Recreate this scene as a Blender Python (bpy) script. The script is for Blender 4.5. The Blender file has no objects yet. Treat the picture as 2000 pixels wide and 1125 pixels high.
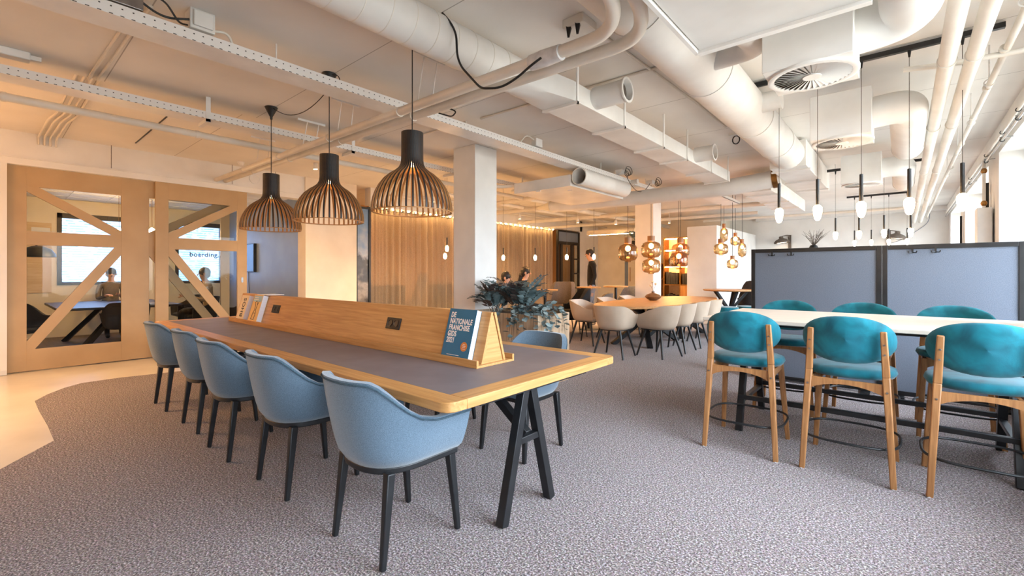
import bpy, math, random
from mathutils import Vector, Matrix
R = math.radians
PI = math.pi
scene = bpy.context.scene
col = scene.collection

# ------------------------------------------------------------------ camera, world, large lights, exposure
cam = bpy.data.cameras.new('camera')
cam.sensor_width = 36.0
cam.lens = 16.0
cam.shift_y = -29.5 / 2000.0
cam.clip_start = 0.02
cam.clip_end = 200.0
camo = bpy.data.objects.new('camera', cam)
col.objects.link(camo)
camo.location = (0.0, 0.0, 1.30)
camo.rotation_euler = (R(90), 0.0, R(40.7))
scene.camera = camo

world = bpy.data.worlds.new('overcast_sky')
scene.world = world
world.use_nodes = True
wnt = world.node_tree
bg = wnt.nodes['Background']
# CIE overcast sky: zenith about three times as bright as the horizon, dull ground below it
wtc = wnt.nodes.new('ShaderNodeTexCoord')
wsp = wnt.nodes.new('ShaderNodeSeparateXYZ')
wnt.links.new(wtc.outputs['Generated'], wsp.inputs[0])
wrp = wnt.nodes.new('ShaderNodeValToRGB')
we = wrp.color_ramp.elements
we[0].position = 0.0
we[0].color = (0.20, 0.20, 0.19, 1.0)
we[1].position = 1.0
we[1].color = (0.82, 0.95, 1.14, 1.0)
for p_, c_ in ((0.485, (0.22, 0.22, 0.21, 1.0)), (0.505, (0.33, 0.365, 0.41, 1.0)), (0.75, (0.60, 0.68, 0.79, 1.0))):
    k_ = we.new(p_)
    k_.color = c_
wmr = wnt.nodes.new('ShaderNodeMapRange')
wmr.inputs['From Min'].default_value = -1.0
wnt.links.new(wsp.outputs['Z'], wmr.inputs['Value'])
wnt.links.new(wmr.outputs[0], wrp.inputs['Fac'])
wnt.links.new(wrp.outputs['Color'], bg.inputs['Color'])
bg.inputs['Strength'].default_value = 41.0

vs = scene.view_settings
vs.view_transform = 'Standard'
vs.look = 'None'
vs.gamma = 1.0
vs.use_curve_mapping = False
vs.exposure = -0.3

WINX = 0.88            # inner face of the window wall
WINS = [(-1.2, 0.15), (1.05, 4.1), (5.0, 8.05), (8.95, 12.0), (12.9, 15.5)]
WZ0, WZ1 = 0.55, 2.76
ZC = 3.0               # concrete ceiling
ZL = 3.13              # slightly higher bay along the glazed doors
YB = 16.0              # far wall


def portal(y0, y1, z0, z1, x, rot):
    l = bpy.data.lights.new('window_portal', 'AREA')
    l.shape = 'RECTANGLE'
    l.size = z1 - z0
    l.size_y = y1 - y0
    l.cycles.is_portal = True
    o = bpy.data.objects.new('window_portal', l)
    col.objects.link(o)
    o.location = (x, (y0 + y1) / 2, (z0 + z1) / 2)
    o.rotation_euler = rot


for (a, b) in WINS:
    portal(a, b, WZ0, WZ1, WINX + 0.32, (0, R(90), 0))

# ------------------------------------------------------------------ helpers


def lin(c):
    def f(x):
        x = x / 255.0
        return x / 12.92 if x <= 0.04045 else ((x + 0.055) / 1.055) ** 2.4
    return (f(c[0]), f(c[1]), f(c[2]), 1.0)


class MB:
    """collects shapes that become ONE mesh object"""

    def __init__(s):
        s.v = []
        s.f = []
        s.m = []

    def add(s, vs_, fs, M=None, mi=0):
        b = len(s.v)
        if M is not None:
            vs_ = [M @ Vector(p) for p in vs_]
        s.v += [tuple(p) for p in vs_]
        s.f += [tuple(i + b for i in f) for f in fs]
        s.m += [mi] * len(fs)
        return s

    def box(s, x0, x1, y0, y1, z0, z1, mi=0, M=None):
        v = [(x, y, z) for z in (z0, z1) for y in (y0, y1) for x in (x0, x1)]
        f = [(0, 2, 3, 1), (4, 5, 7, 6), (0, 1, 5, 4), (2, 6, 7, 3), (0, 4, 6, 2), (1, 3, 7, 5)]
        return s.add(v, f, M, mi)

    def beam(s, p, q, w, h, w2=None, h2=None, up=(0, 0, 1), mi=0):
        p, q = Vector(p), Vector(q)
        d = (q - p).normalized()
        u = Vector(up)
        if abs(d.dot(u)) > 0.98:
            u = Vector((0, 1, 0))
        a = d.cross(u).normalized()
        c = a.cross(d).normalized()
        w2 = w if w2 is None else w2
        h2 = h if h2 is None else h2
        v = []
        for o, ww, hh in ((p, w, h), (q, w2, h2)):
            for i, j in ((-1, -1), (1, -1), (1, 1), (-1, 1)):
                v.append(o + a * (i * ww / 2) + c * (j * hh / 2))
        f = [(3, 2, 1, 0), (4, 5, 6, 7), (0, 1, 5, 4), (1, 2, 6, 5), (2, 3, 7, 6), (3, 0, 4, 7)]
        return s.add(v, f, None, mi)

    def tube(s, path, r, n=10, cap=True, closed=False, mi=0):
        P = [Vector(p) for p in path]
        N = len(P)
        rr = r if isinstance(r, (list, tuple)) else [r] * N
        d0 = (P[1] - P[0]).normalized()
        u = Vector((0, 0, 1)) if abs(d0.z) < 0.9 else Vector((1, 0, 0))
        a = d0.cross(u).normalized()
        v = []
        for i in range(N):
            if closed:
                d = (P[(i + 1) % N] - P[i - 1]).normalized()
            elif i == 0:
                d = d0
            elif i == N - 1:
                d = (P[i] - P[i - 1]).normalized()
            else:
                d = ((P[i + 1] - P[i]).normalized() + (P[i] - P[i - 1]).normalized())
                d = d.normalized() if d.length > 1e-6 else (P[i] - P[i - 1]).normalized()
            a = (a - d * a.dot(d))
            a = a.normalized() if a.length > 1e-6 else d.orthogonal().normalized()
            c = d.cross(a)
            for k in range(n):
                t = 2 * PI * k / n
                v.append(P[i] + (a * math.cos(t) + c * math.sin(t)) * rr[i])
        f = []
        M_ = N if closed else N - 1
        for i in range(M_):
            j = (i + 1) % N
            for k in range(n):
                l = (k + 1) % n
                f.append((i * n + k, i * n + l, j * n + l, j * n + k))
        if cap and not closed:
            f.append(tuple(range(n - 1, -1, -1)))
            f.append(tuple((N - 1) * n + k for k in range(n)))
        return s.add(v, f, None, mi)

    def lathe(s, prof, n=24, c=(0, 0, 0), M=None, mi=0):
        """prof: list of (r, z)"""
        v = []
        f = []
        rings = []
        for r, z in prof:
            if r < 1e-6:
                rings.append([len(v)])
                v.append((c[0], c[1], c[2] + z))
            else:
                rings.append(list(range(len(v), len(v) + n)))
                for k in range(n):
                    t = 2 * PI * k / n
                    v.append((c[0] + r * math.cos(t), c[1] + r * math.sin(t), c[2] + z))
        for A, B in zip(rings, rings[1:]):
            for k in range(n):
                l = (k + 1) % n
                if len(A) == 1 and len(B) == 1:
                    continue
                if len(A) == 1:
                    f.append((A[0], B[l], B[k]))
                elif len(B) == 1:
                    f.append((A[k], A[l], B[0]))
                else:
                    f.append((A[k], A[l], B[l], B[k]))
        return s.add(v, f, M, mi)

    def prism(s, poly, z0, z1, M=None, mi=0):
        """extrude a 2D polygon (x, y) from z0 to z1; M maps it into place"""
        n = len(poly)
        v = [(x, y, z0) for x, y in poly] + [(x, y, z1) for x, y in poly]
        f = [tuple(range(n - 1, -1, -1)), tuple(range(n, 2 * n))]
        for k in range(n):
            l = (k + 1) % n
            f.append((k, l, n + l, n + k))
        return s.add(v, f, M, mi)

    def ball(s, c, rx, ry=None, rz=None, n=14, m=8, M=None, mi=0):
        ry = rx if ry is None else ry
        rz = rx if rz is None else rz
        v = []
        f = []
        for i in range(m + 1):
            t = PI * i / m
            if i in (0, m):
                v.append((c[0], c[1], c[2] + rz * math.cos(t)))
                continue
            for k in range(n):
                p = 2 * PI * k / n
                v.append((c[0] + rx * math.sin(t) * math.cos(p), c[1] + ry * math.sin(t) * math.sin(p), c[2] + rz * math.cos(t)))
        ring = lambda i: [0] * n if i == 0 else ([len(v) - 1] * n if i == m else list(range(1 + (i - 1) * n, 1 + i * n)))
        for i in range(m):
            a, b = ring(i), ring(i + 1)
            for k in range(n):
                l = (k + 1) % n
                if i == 0:
                    f.append((0, b[k], b[l]))
                elif i == m - 1:
                    f.append((a[k], len(v) - 1, a[l]))
                else:
                    f.append((a[k], b[k], b[l], a[l]))
        return s.add(v, f, M, mi)

    def mesh(s, name, mats, angle=38):
        me = bpy.data.meshes.new(name)
        me.from_pydata(s.v, [], s.f)
        for m in (mats if isinstance(mats, (list, tuple)) else [mats]):
            me.materials.append(m)
        if isinstance(mats, (list, tuple)) and len(mats) > 1:
            me.polygons.foreach_set('material_index', s.m)
        me.polygons.foreach_set('use_smooth', [True] * len(me.polygons))
        me.update()
        me.set_sharp_from_angle(angle=R(angle))
        return me

    def build(s, name, mats, parent=None, bevel=0.0, seg=2, angle=38, local=False):
        return place(name, s.mesh(name, mats, angle), parent, bevel, seg, local)


WLOC = {}


def place(name, me, parent=None, bevel=0.0, seg=2, local=False):
    o = bpy.data.objects.new(name, me)
    col.objects.link(o)
    if parent is not None:
        o.parent = parent
        # parts are modelled in world coordinates unless local: undo the base position of the thing
        if not local and parent.name in WLOC:
            o.location = -WLOC[parent.name]
    if bevel:
        b = o.modifiers.new('bevel', 'BEVEL')
        b.width = bevel
        b.segments = seg
        b.limit_method = 'ANGLE'
        b.angle_limit = R(40)
    return o


def thing(name, label, cat, loc=(0, 0, 0), rz=0.0, group=None):
    o = bpy.data.objects.new(name, None)
    col.objects.link(o)
    o.empty_display_size = 0.05
    o.location = loc
    o.rotation_euler = (0, 0, rz)
    o['label'] = label
    o['category'] = cat
    if group:
        o['group'] = group
    WLOC[o.name] = Vector(loc)
    return o


def tag(o, label, cat, group=None):
    o['label'] = label
    o['category'] = cat
    if group:
        o['group'] = group
    return o


def struct(o):
    o['kind'] = 'structure'
    return o


def dup(root, loc, rz, label, group=None):
    r = root.copy()
    col.objects.link(r)
    r.location = loc
    r.rotation_euler = (0, 0, rz)
    r['label'] = label
    if group:
        r['group'] = group
    for ch in root.children:
        c = ch.copy()
        col.objects.link(c)
        c.parent = r
        for g in ch.children:
            d = g.copy()
            col.objects.link(d)
            d.parent = c
    return r


def text(name, body, size, mat, parent, M, extrude=0.0004, align='LEFT', bold=0.0, sx=1.0):
    cu = bpy.data.curves.new(name, 'FONT')
    cu.body = body
    cu.size = size
    cu.extrude = extrude
    cu.offset = bold
    cu.align_x = align
    cu.space_character = 1.06
    cu.materials.append(mat)
    tmp = bpy.data.objects.new(name, cu)
    col.objects.link(tmp)
    me = bpy.data.meshes.new_from_object(tmp.evaluated_get(bpy.context.evaluated_depsgraph_get()))
    bpy.data.objects.remove(tmp)
    bpy.data.curves.remove(cu)
    o = bpy.data.objects.new(name, me)
    col.objects.link(o)
    o.parent = parent
    o.matrix_local = M @ Matrix.Diagonal((sx, 1, 1, 1))
    return o


def smooth(a, b, x):
    t = min(1.0, max(0.0, (x - a) / (b - a)))
    return t * t * (3 - 2 * t)


def arc_pts(pts, rad, n=6):
    """polyline with rounded corners"""
    P = [Vector(p) for p in pts]
    out = [P[0]]
    for i in range(1, len(P) - 1):
        a, b, c = P[i - 1], P[i], P[i + 1]
        d1, d2 = (a - b).normalized(), (c - b).normalized()
        r = min(rad, (a - b).length * 0.49, (c - b).length * 0.49)
        p, q = b + d1 * r, b + d2 * r
        for k in range(n + 1):
            t = k / n
            out.append(p * (1 - t) ** 2 + b * 2 * t * (1 - t) + q * t * t)
    out.append(P[-1])
    return out


def sag(p, q, drop, n=14):
    p, q = Vector(p), Vector(q)
    return [p.lerp(q, i / n) - Vector((0, 0, drop * 4 * (i / n) * (1 - i / n))) for i in range(n + 1)]


def rrect(x0, x1, y0, y1, r, n=5):
    out = []
    for cx, cy, a in ((x1 - r, y1 - r, 0), (x0 + r, y1 - r, 90), (x0 + r, y0 + r, 180), (x1 - r, y0 + r, 270)):
        for k in range(n + 1):
            t = R(a + 90 * k / n)
            out.append((cx + r * math.cos(t), cy + r * math.sin(t)))
    return out

# ------------------------------------------------------------------ materials


def new_mat(name):
    m = bpy.data.materials.new(name)
    m.use_nodes = True
    nt = m.node_tree
    return m, nt, nt.nodes['Principled BSDF']


def mnode(nt, op, a, b=None, c=None):
    n = nt.nodes.new('ShaderNodeMath')
    n.operation = op
    for i, x in enumerate((a, b, c)):
        if x is None:
            continue
        if isinstance(x, (int, float)):
            n.inputs[i].default_value = x
        else:
            nt.links.new(x, n.inputs[i])
    return n.outputs[0]


def noisy(name, c1, c2, scale=8.0, rough=0.6, metal=0.0, stretch=(1, 1, 1), bump=0.0, bscale=None, detail=4.0, lo=0.35, hi=0.65,
          sheen=0.0, spec=0.5, coat=0.0, distortion=0.0):
    m, nt, b = new_mat(name)
    tc = nt.nodes.new('ShaderNodeTexCoord')
    mp = nt.nodes.new('ShaderNodeMapping')
    mp.inputs['Scale'].default_value = stretch
    nt.links.new(tc.outputs['Object'], mp.inputs['Vector'])
    nz = nt.nodes.new('ShaderNodeTexNoise')
    nz.inputs['Scale'].default_value = scale
    nz.inputs['Detail'].default_value = detail
    nz.inputs['Distortion'].default_value = distortion
    nt.links.new(mp.outputs[0], nz.inputs['Vector'])
    rp = nt.nodes.new('ShaderNodeValToRGB')
    rp.color_ramp.elements[0].position = lo
    rp.color_ramp.elements[1].position = hi
    rp.color_ramp.elements[0].color = lin(c1)
    rp.color_ramp.elements[1].color = lin(c2)
    nt.links.new(nz.outputs['Fac'], rp.inputs['Fac'])
    nt.links.new(rp.outputs['Color'], b.inputs['Base Color'])
    b.inputs['Roughness'].default_value = rough
    b.inputs['Metallic'].default_value = metal
    b.inputs['Specular IOR Level'].default_value = spec
    b.inputs['Sheen Weight'].default_value = sheen
    b.inputs['Coat Weight'].default_value = coat
    if bump:
        n2 = nz
        if bscale:
            n2 = nt.nodes.new('ShaderNodeTexNoise')
            n2.inputs['Scale'].default_value = bscale
            n2.inputs['Detail'].default_value = 3.0
            nt.links.new(tc.outputs['Object'], n2.inputs['Vector'])
        bp = nt.nodes.new('ShaderNodeBump')
        bp.inputs['Strength'].default_value = bump
        bp.inputs['Distance'].default_value = 0.005
        nt.links.new(n2.outputs['Fac'], bp.inputs['Height'])
        nt.links.new(bp.outputs['Normal'], b.inputs['Normal'])
    return m


def emit(name, c, s):
    m, nt, b = new_mat(name)
    b.inputs['Base Color'].default_value = lin(c)
    b.inputs['Emission Color'].default_value = lin(c)
    b.inputs['Emission Strength'].default_value = s
    nz = nt.nodes.new('ShaderNodeTexNoise')
    nz.inputs['Scale'].default_value = 30.0
    r = nt.nodes.new('ShaderNodeMapRange')
    r.inputs['To Min'].default_value = 0.3
    r.inputs['To Max'].default_value = 0.4
    nt.links.new(nz.outputs['Fac'], r.inputs['Value'])
    nt.links.new(r.outputs[0], b.inputs['Roughness'])
    return m


def glassy(name, tint, refl=0.12, rough=0.02, body=0.0, bodyc=(255, 255, 255), edge=0.6):
    """thin pane: lets light straight through, mirrors a little more at grazing angles"""
    m, nt, b = new_mat(name)
    out = nt.nodes['Material Output']
    nt.nodes.remove(b)
    tr = nt.nodes.new('ShaderNodeBsdfTransparent')
    tr.inputs['Color'].default_value = lin(tint)
    gl = nt.nodes.new('ShaderNodeBsdfGlossy')
    gl.inputs['Roughness'].default_value = rough
    lw = nt.nodes.new('ShaderNodeLayerWeight')
    lw.inputs['Blend'].default_value = 0.25
    k = mnode(nt, 'MULTIPLY_ADD', lw.outputs['Fresnel'], edge, refl)
    mx = nt.nodes.new('ShaderNodeMixShader')
    nt.links.new(k, mx.inputs[0])
    nt.links.new(tr.outputs[0], mx.inputs[1])
    nt.links.new(gl.outputs[0], mx.inputs[2])
    last = mx
    if body:
        df = nt.nodes.new('ShaderNodeBsdfDiffuse')
        df.inputs['Color'].default_value = lin(bodyc)
        m2 = nt.nodes.new('ShaderNodeMixShader')
        m2.inputs[0].default_value = body
        nt.links.new(mx.outputs[0], m2.inputs[1])
        nt.links.new(df.outputs[0], m2.inputs[2])
        last = m2
    nt.links.new(last.outputs[0], out.inputs['Surface'])
    return m


MT = {}
MT['ceiling'] = noisy('painted_concrete', (205, 203, 200), (222, 220, 216), 1.2, 0.85, bump=0.25, bscale=22, spec=0.2)
MT['wall'] = noisy('white_plaster', (226, 224, 220), (236, 234, 230), 2.0, 0.8, bump=0.15, bscale=60, spec=0.2)
MT['cream'] = noisy('cream_plaster', (226, 214, 196), (236, 225, 208), 2.0, 0.8, bump=0.1, bscale=60, spec=0.2)
MT['screed'] = noisy('pale_poured_floor', (205, 198, 188), (222, 216, 207), 1.3, 0.28, bump=0.02, spec=0.5)
MT['white'] = noisy('white_paint', (222, 220, 216), (236, 234, 231), 3.0, 0.45, bump=0.03)
MT['duct'] = noisy('white_painted_duct', (216, 213, 208), (232, 230, 226), 2.2, 0.5, bump=0.12, bscale=9)
MT['pipe'] = noisy('cream_painted_pipe', (214, 208, 198), (228, 223, 214), 3.0, 0.45, bump=0.05)
MT['oak'] = noisy('oiled_oak', (176, 124, 68), (206, 156, 98), 2.2, 0.42, stretch=(1.2, 26, 26), bump=0.04, lo=0.3, hi=0.7, distortion=0.6)
MT['oak_y'] = noisy('oiled_oak_crossgrain', (176, 124, 68), (206, 156, 98), 2.2, 0.42, stretch=(26, 1.2, 26), bump=0.04, lo=0.3, hi=0.7, distortion=0.6)
MT['oak_z'] = noisy('oiled_oak_upright', (150, 100, 52), (188, 136, 78), 2.2, 0.45, stretch=(26, 26, 1.4), bump=0.05, lo=0.3, hi=0.7, distortion=0.5)
MT['oak_pale'] = noisy('pale_oak', (206, 176, 138), (226, 200, 166), 2.2, 0.4, stretch=(26, 1.3, 26), bump=0.03, lo=0.3, hi=0.7, distortion=0.5)
MT['oak_light'] = noisy('limed_oak', (212, 199, 182), (228, 216, 200), 2.2, 0.35, stretch=(1.3, 26, 26), bump=0.03, lo=0.3, hi=0.7, distortion=0.5)
MT['planter'] = noisy('striped_oak_veneer', (158, 128, 98), (204, 178, 148), 3.0, 0.5, stretch=(18, 18, 0.7), lo=0.3, hi=0.7)
MT['lino'] = noisy('grey_linoleum', (112, 104, 108), (122, 114, 118), 6.0, 0.5, bump=0.02)
MT['blackm'] = noisy('black_powder_coat', (20, 21, 23), (30, 31, 33), 10.0, 0.42, bump=0.02)
MT['rubber'] = noisy('black_plastic', (12, 12, 13), (20, 20, 21), 12.0, 0.5)
MT['blue'] = noisy('grey_blue_wool', (74, 93, 109), (110, 130, 146), 420.0, 0.9, sheen=0.4, bump=0.3, spec=0.15)
MT['bluepipe'] = noisy('dark_blue_piping', (52, 72, 84), (66, 88, 100), 90.0, 0.8)
MT['beige'] = noisy('beige_shell_plastic', (188, 168, 146), (198, 179, 158), 4.0, 0.38)
MT['teal'] = noisy('teal_velvet', (2, 74, 88), (10, 116, 132), 7.0, 0.75, sheen=0.3, bump=0.1, bscale=200, spec=0.2, lo=0.3, hi=0.7, distortion=0.8)
MT['stoolwood'] = noisy('walnut_stained_oak', (138, 92, 52), (176, 124, 76), 2.4, 0.45, stretch=(24, 24, 1.6), bump=0.04, lo=0.3, hi=0.7, distortion=0.5)
MT['screen'] = noisy('grey_blue_felt', (108, 117, 132), (122, 131, 146), 160.0, 0.95, bump=0.2, spec=0.1)
MT['tan'] = noisy('tan_lacquer', (180, 150, 108), (188, 158, 116), 3.0, 0.5)
MT['slatblack'] = noisy('black_laminate', (22, 19, 18), (34, 30, 28), 14.0, 0.5)
MT['slatwood'] = noisy('birch_edge', (150, 102, 52), (178, 128, 72), 14.0, 0.5)
MT['chrome'] = noisy('brushed_steel', (150, 150, 150), (175, 175, 175), 20.0, 0.3, metal=1.0)
MT['brass'] = noisy('old_brass', (150, 108, 60), (176, 130, 76), 20.0, 0.35, metal=1.0)
MT['darkblue'] = noisy('slate_blue_paint', (112, 126, 148), (122, 137, 158), 2.0, 0.4, bump=0.02)
MT['darkcloth'] = noisy('charcoal_cloth', (38, 36, 36), (54, 51, 50), 80.0, 0.95, bump=0.2)
MT['greycloth'] = noisy('taupe_cloth', (92, 82, 74), (114, 102, 92), 80.0, 0.95, bump=0.2)
MT['darkwood'] = noisy('dark_stained_wood', (40, 32, 28), (56, 46, 40), 3.0, 0.4, stretch=(2, 20, 20))
MT['skin'] = noisy('skin', (196, 148, 120), (208, 160, 132), 8.0, 0.55)
MT['hair'] = noisy('dark_hair', (22, 17, 15), (40, 31, 27), 60.0, 0.6, stretch=(6, 6, 1))
MT['blackknit'] = noisy('black_jersey', (16, 16, 18), (28, 28, 30), 60.0, 0.95, bump=0.2)
MT['jeans'] = noisy('washed_denim', (128, 134, 148), (156, 161, 174), 60.0, 0.9, bump=0.2)
MT['greyknit'] = noisy('beige_jumper', (150, 126, 100), (170, 146, 118), 60.0, 0.95, bump=0.2)
MT['shoe'] = noisy('white_trainer', (196, 190, 180), (214, 208, 200), 20.0, 0.6)
MT['leafgrey'] = noisy('grey_green_leaf', (74, 92, 94), (112, 130, 130), 9.0, 0.55)
MT['leafpale'] = noisy('pale_blue_green_leaf', (120, 140, 142), (160, 174, 172), 14.0, 0.5)
MT['leafbrown'] = noisy('bronze_leaf', (70, 60, 56), (104, 90, 84), 9.0, 0.55)
MT['stem'] = noisy('plant_stem', (66, 62, 54), (90, 84, 72), 20.0, 0.7)
MT['soil'] = noisy('dark_soil', (30, 24, 20), (52, 42, 34), 40.0, 1.0, bump=0.6)
MT['twig'] = noisy('dry_twig', (70, 58, 48), (98, 84, 70), 30.0, 0.9)
MT['bronze'] = noisy('brown_ribbed_ceramic', (96, 68, 44), (120, 88, 58), 12.0, 0.4)
MT['amberglass'] = glassy('smoked_amber_glass', (228, 204, 168), 0.07, 0.03, 0.05, (120, 96, 66))
MT['pane'] = glassy('clear_pane', (240, 243, 243), 0.008, 0.0, edge=0.22)
MT['winpane'] = glassy('window_pane', (250, 252, 252), 0.02, 0.0)
MT['bulb'] = emit('warm_bulb', (255, 206, 150), 70.0)
MT['bulbamber'] = emit('amber_bulb', (255, 190, 120), 60.0)
MT['cordbulb'] = emit('bare_cord_bulb', (255, 186, 112), 300.0)
MT['meetbulb'] = emit('meeting_room_bulb', (255, 200, 130), 620.0)
MT['lampglow'] = emit('soft_lamp_glow', (255, 226, 190), 7.0)
MT['globe'] = emit('added_globe_bulb', (255, 178, 100), 135.0)
MT['led'] = emit('led_spot', (255, 200, 130), 220.0)
MT['paper'] = noisy('page_block', (222, 222, 226), (240, 240, 242), 3.0, 0.8, stretch=(1, 1, 200))
MT['bookteal'] = noisy('teal_book_cover', (0, 96, 130), (4, 106, 140), 3.0, 0.55)
MT['lettering'] = noisy('white_print', (240, 226, 214), (246, 234, 224), 3.0, 0.5)
MT['orange'] = noisy('orange_print', (196, 110, 40), (204, 118, 48), 3.0, 0.5)
MT['bookcream'] = noisy('cream_book_cover', (222, 200, 166), (232, 212, 180), 3.0, 0.45)
MT['booksand'] = noisy('sand_book_cover', (224, 180, 110), (238, 196, 128), 3.0, 0.45)
MT['bookblue'] = noisy('pale_blue_print', (150, 186, 206), (170, 202, 218), 9.0, 0.45)
MT['ink'] = noisy('black_print', (26, 24, 24), (34, 32, 32), 6.0, 0.5)
MT['woodfloor'] = noisy('brown_floorboards', (92, 66, 46), (128, 94, 66), 1.6, 0.4, stretch=(1, 14, 1), lo=0.3, hi=0.7)
MT['warmwall'] = noisy('warm_panel', (178, 132, 84), (192, 146, 96), 1.4, 0.7)
MT['screenblack'] = noisy('switched_off_screen', (8, 8, 9), (12, 12, 13), 3.0, 0.18)
MT['silver'] = noisy('taped_insulation', (190, 190, 192), (216, 216, 218), 18.0, 0.35, bump=0.5, bscale=30)


def carpet_mat():
    m, nt, b = new_mat('speckled_loop_carpet')
    tc = nt.nodes.new('ShaderNodeTexCoord')
    n1 = nt.nodes.new('ShaderNodeTexNoise')
    n1.inputs['Scale'].default_value = 105.0
    n1.inputs['Detail'].default_value = 3.0
    n1.inputs['Roughness'].default_value = 0.7
    nt.links.new(tc.outputs['Object'], n1.inputs['Vector'])
    n2 = nt.nodes.new('ShaderNodeTexVoronoi')
    n2.inputs['Scale'].default_value = 150.0
    nt.links.new(tc.outputs['Object'], n2.inputs['Vector'])
    rp = nt.nodes.new('ShaderNodeValToRGB')
    e = rp.color_ramp.elements
    e[0].position = 0.34
    e[0].color = lin((40, 33, 31))
    e[1].position = 0.66
    e[1].color = lin((222, 211, 212))
    k = e.new(0.46)
    k.color = lin((112, 100, 98))
    k = e.new(0.55)
    k.color = lin((154, 141, 140))
    nt.links.new(n1.outputs['Fac'], rp.inputs['Fac'])
    hs = nt.nodes.new('ShaderNodeMix')
    hs.data_type = 'RGBA'
    hs.blend_type = 'MULTIPLY'
    hs.inputs['Factor'].default_value = 0.45
    nt.links.new(rp.outputs['Color'], hs.inputs['A'])
    nt.links.new(n2.outputs['Color'], hs.inputs['B'])
    dv = nt.nodes.new('ShaderNodeMix')
    dv.data_type = 'RGBA'
    dv.inputs['Factor'].default_value = 0.55
    nt.links.new(hs.outputs['Result'], dv.inputs['A'])
    nt.links.new(rp.outputs['Color'], dv.inputs['B'])
    nt.links.new(dv.outputs['Result'], b.inputs['Base Color'])
    b.inputs['Roughness'].default_value = 0.97
    b.inputs['Specular IOR Level'].default_value = 0.1
    b.inputs['Sheen Weight'].default_value = 0.15
    bp = nt.nodes.new('ShaderNodeBump')
    bp.inputs['Strength'].default_value = 0.7
    bp.inputs['Distance'].default_value = 0.006
    nt.links.new(n1.outputs['Fac'], bp.inputs['Height'])
    nt.links.new(bp.outputs['Normal'], b.inputs['Normal'])
    return m


def tray_mat():
    """white sheet steel with two rows of small punched holes along Y"""
    m, nt, b = new_mat('perforated_white_steel')
    tc = nt.nodes.new('ShaderNodeTexCoord')
    sp = nt.nodes.new('ShaderNodeSeparateXYZ')
    nt.links.new(tc.outputs['Object'], sp.inputs[0])
    y = mnode(nt, 'MULTIPLY', sp.outputs['Y'], 1 / 0.05)
    fy = mnode(nt, 'SUBTRACT', mnode(nt, 'FRACT', y), 0.5)
    fy = mnode(nt, 'MULTIPLY', mnode(nt, 'ABSOLUTE', fy), 0.05)

    def dots(zc, ry, rz):
        dz = mnode(nt, 'ABSOLUTE', mnode(nt, 'SUBTRACT', sp.outputs['Z'], zc))
        a = mnode(nt, 'LESS_THAN', fy, ry)
        c = mnode(nt, 'LESS_THAN', dz, rz)
        return mnode(nt, 'MULTIPLY', a, c)
    k = mnode(nt, 'MAXIMUM', dots(0.045, 0.0042, 0.0035), dots(0.004, 0.009, 0.0025))
    mx = nt.nodes.new('ShaderNodeMix')
    mx.data_type = 'RGBA'
    mx.inputs['A'].default_value = lin((228, 226, 223))
    mx.inputs['B'].default_value = lin((50, 46, 42))
    nt.links.new(k, mx.inputs['Factor'])
    nt.links.new(mx.outputs['Result'], b.inputs['Base Color'])
    b.inputs['Roughness'].default_value = 0.4
    return m


def sheer_mat():
    m, nt, b = new_mat('sheer_curtain')
    out = nt.nodes['Material Output']
    nt.nodes.remove(b)
    tc = nt.nodes.new('ShaderNodeTexCoord')
    nz = nt.nodes.new('ShaderNodeTexNoise')
    nz.inputs['Scale'].default_value = 60.0
    nt.links.new(tc.outputs['Object'], nz.inputs['Vector'])
    df = nt.nodes.new('ShaderNodeBsdfDiffuse')
    df.inputs['Color'].default_value = lin((224, 212, 192))
    tl = nt.nodes.new('ShaderNodeBsdfTranslucent')
    tl.inputs['Color'].default_value = lin((230, 208, 174))
    tr = nt.nodes.new('ShaderNodeBsdfTransparent')
    a = nt.nodes.new('ShaderNodeMixShader')
    a.inputs[0].default_value = 0.5
    nt.links.new(df.outputs[0], a.inputs[1])
    nt.links.new(tl.outputs[0], a.inputs[2])
    c = nt.nodes.new('ShaderNodeMixShader')
    k = mnode(nt, 'MULTIPLY_ADD', nz.outputs['Fac'], 0.3, 0.4)
    nt.links.new(k, c.inputs[0])
    nt.links.new(a.outputs[0], c.inputs[1])
    nt.links.new(tr.outputs[0], c.inputs[2])
    nt.links.new(c.outputs[0], out.inputs['Surface'])
    return m


def picture_mat():
    """blue dusk landscape print: bands of sky, tree line and water with noise"""
    m, nt, b = new_mat('landscape_print')
    tc = nt.nodes.new('ShaderNodeTexCoord')
    sp = nt.nodes.new('ShaderNodeSeparateXYZ')
    nt.links.new(tc.outputs['Object'], sp.inputs[0])
    nz = nt.nodes.new('ShaderNodeTexNoise')
    nz.inputs['Scale'].default_value = 5.0
    nz.inputs['Detail'].default_value = 6.0
    nt.links.new(tc.outputs['Object'], nz.inputs['Vector'])
    k = mnode(nt, 'MULTIPLY_ADD', nz.outputs['Fac'], 0.35, mnode(nt, 'MULTIPLY', sp.outputs['Z'], 0.28))
    rp = nt.nodes.new('ShaderNodeValToRGB')
    e = rp.color_ramp.elements
    e[0].position = 0.35
    e[0].color = lin((70, 66, 66))
    e[1].position = 1.0
    e[1].color = lin((104, 136, 176))
    for p, c in ((0.45, (150, 146, 142)), (0.54, (60, 64, 70)), (0.62, (36, 40, 46)), (0.68, (160, 168, 180)), (0.8, (112, 142, 178))):
        q = e.new(p)
        q.color = lin(c)
    nt.links.new(k, rp.inputs['Fac'])
    nt.links.new(rp.outputs['Color'], b.inputs['Base Color'])
    b.inputs['Roughness'].default_value = 0.3
    return m


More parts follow.
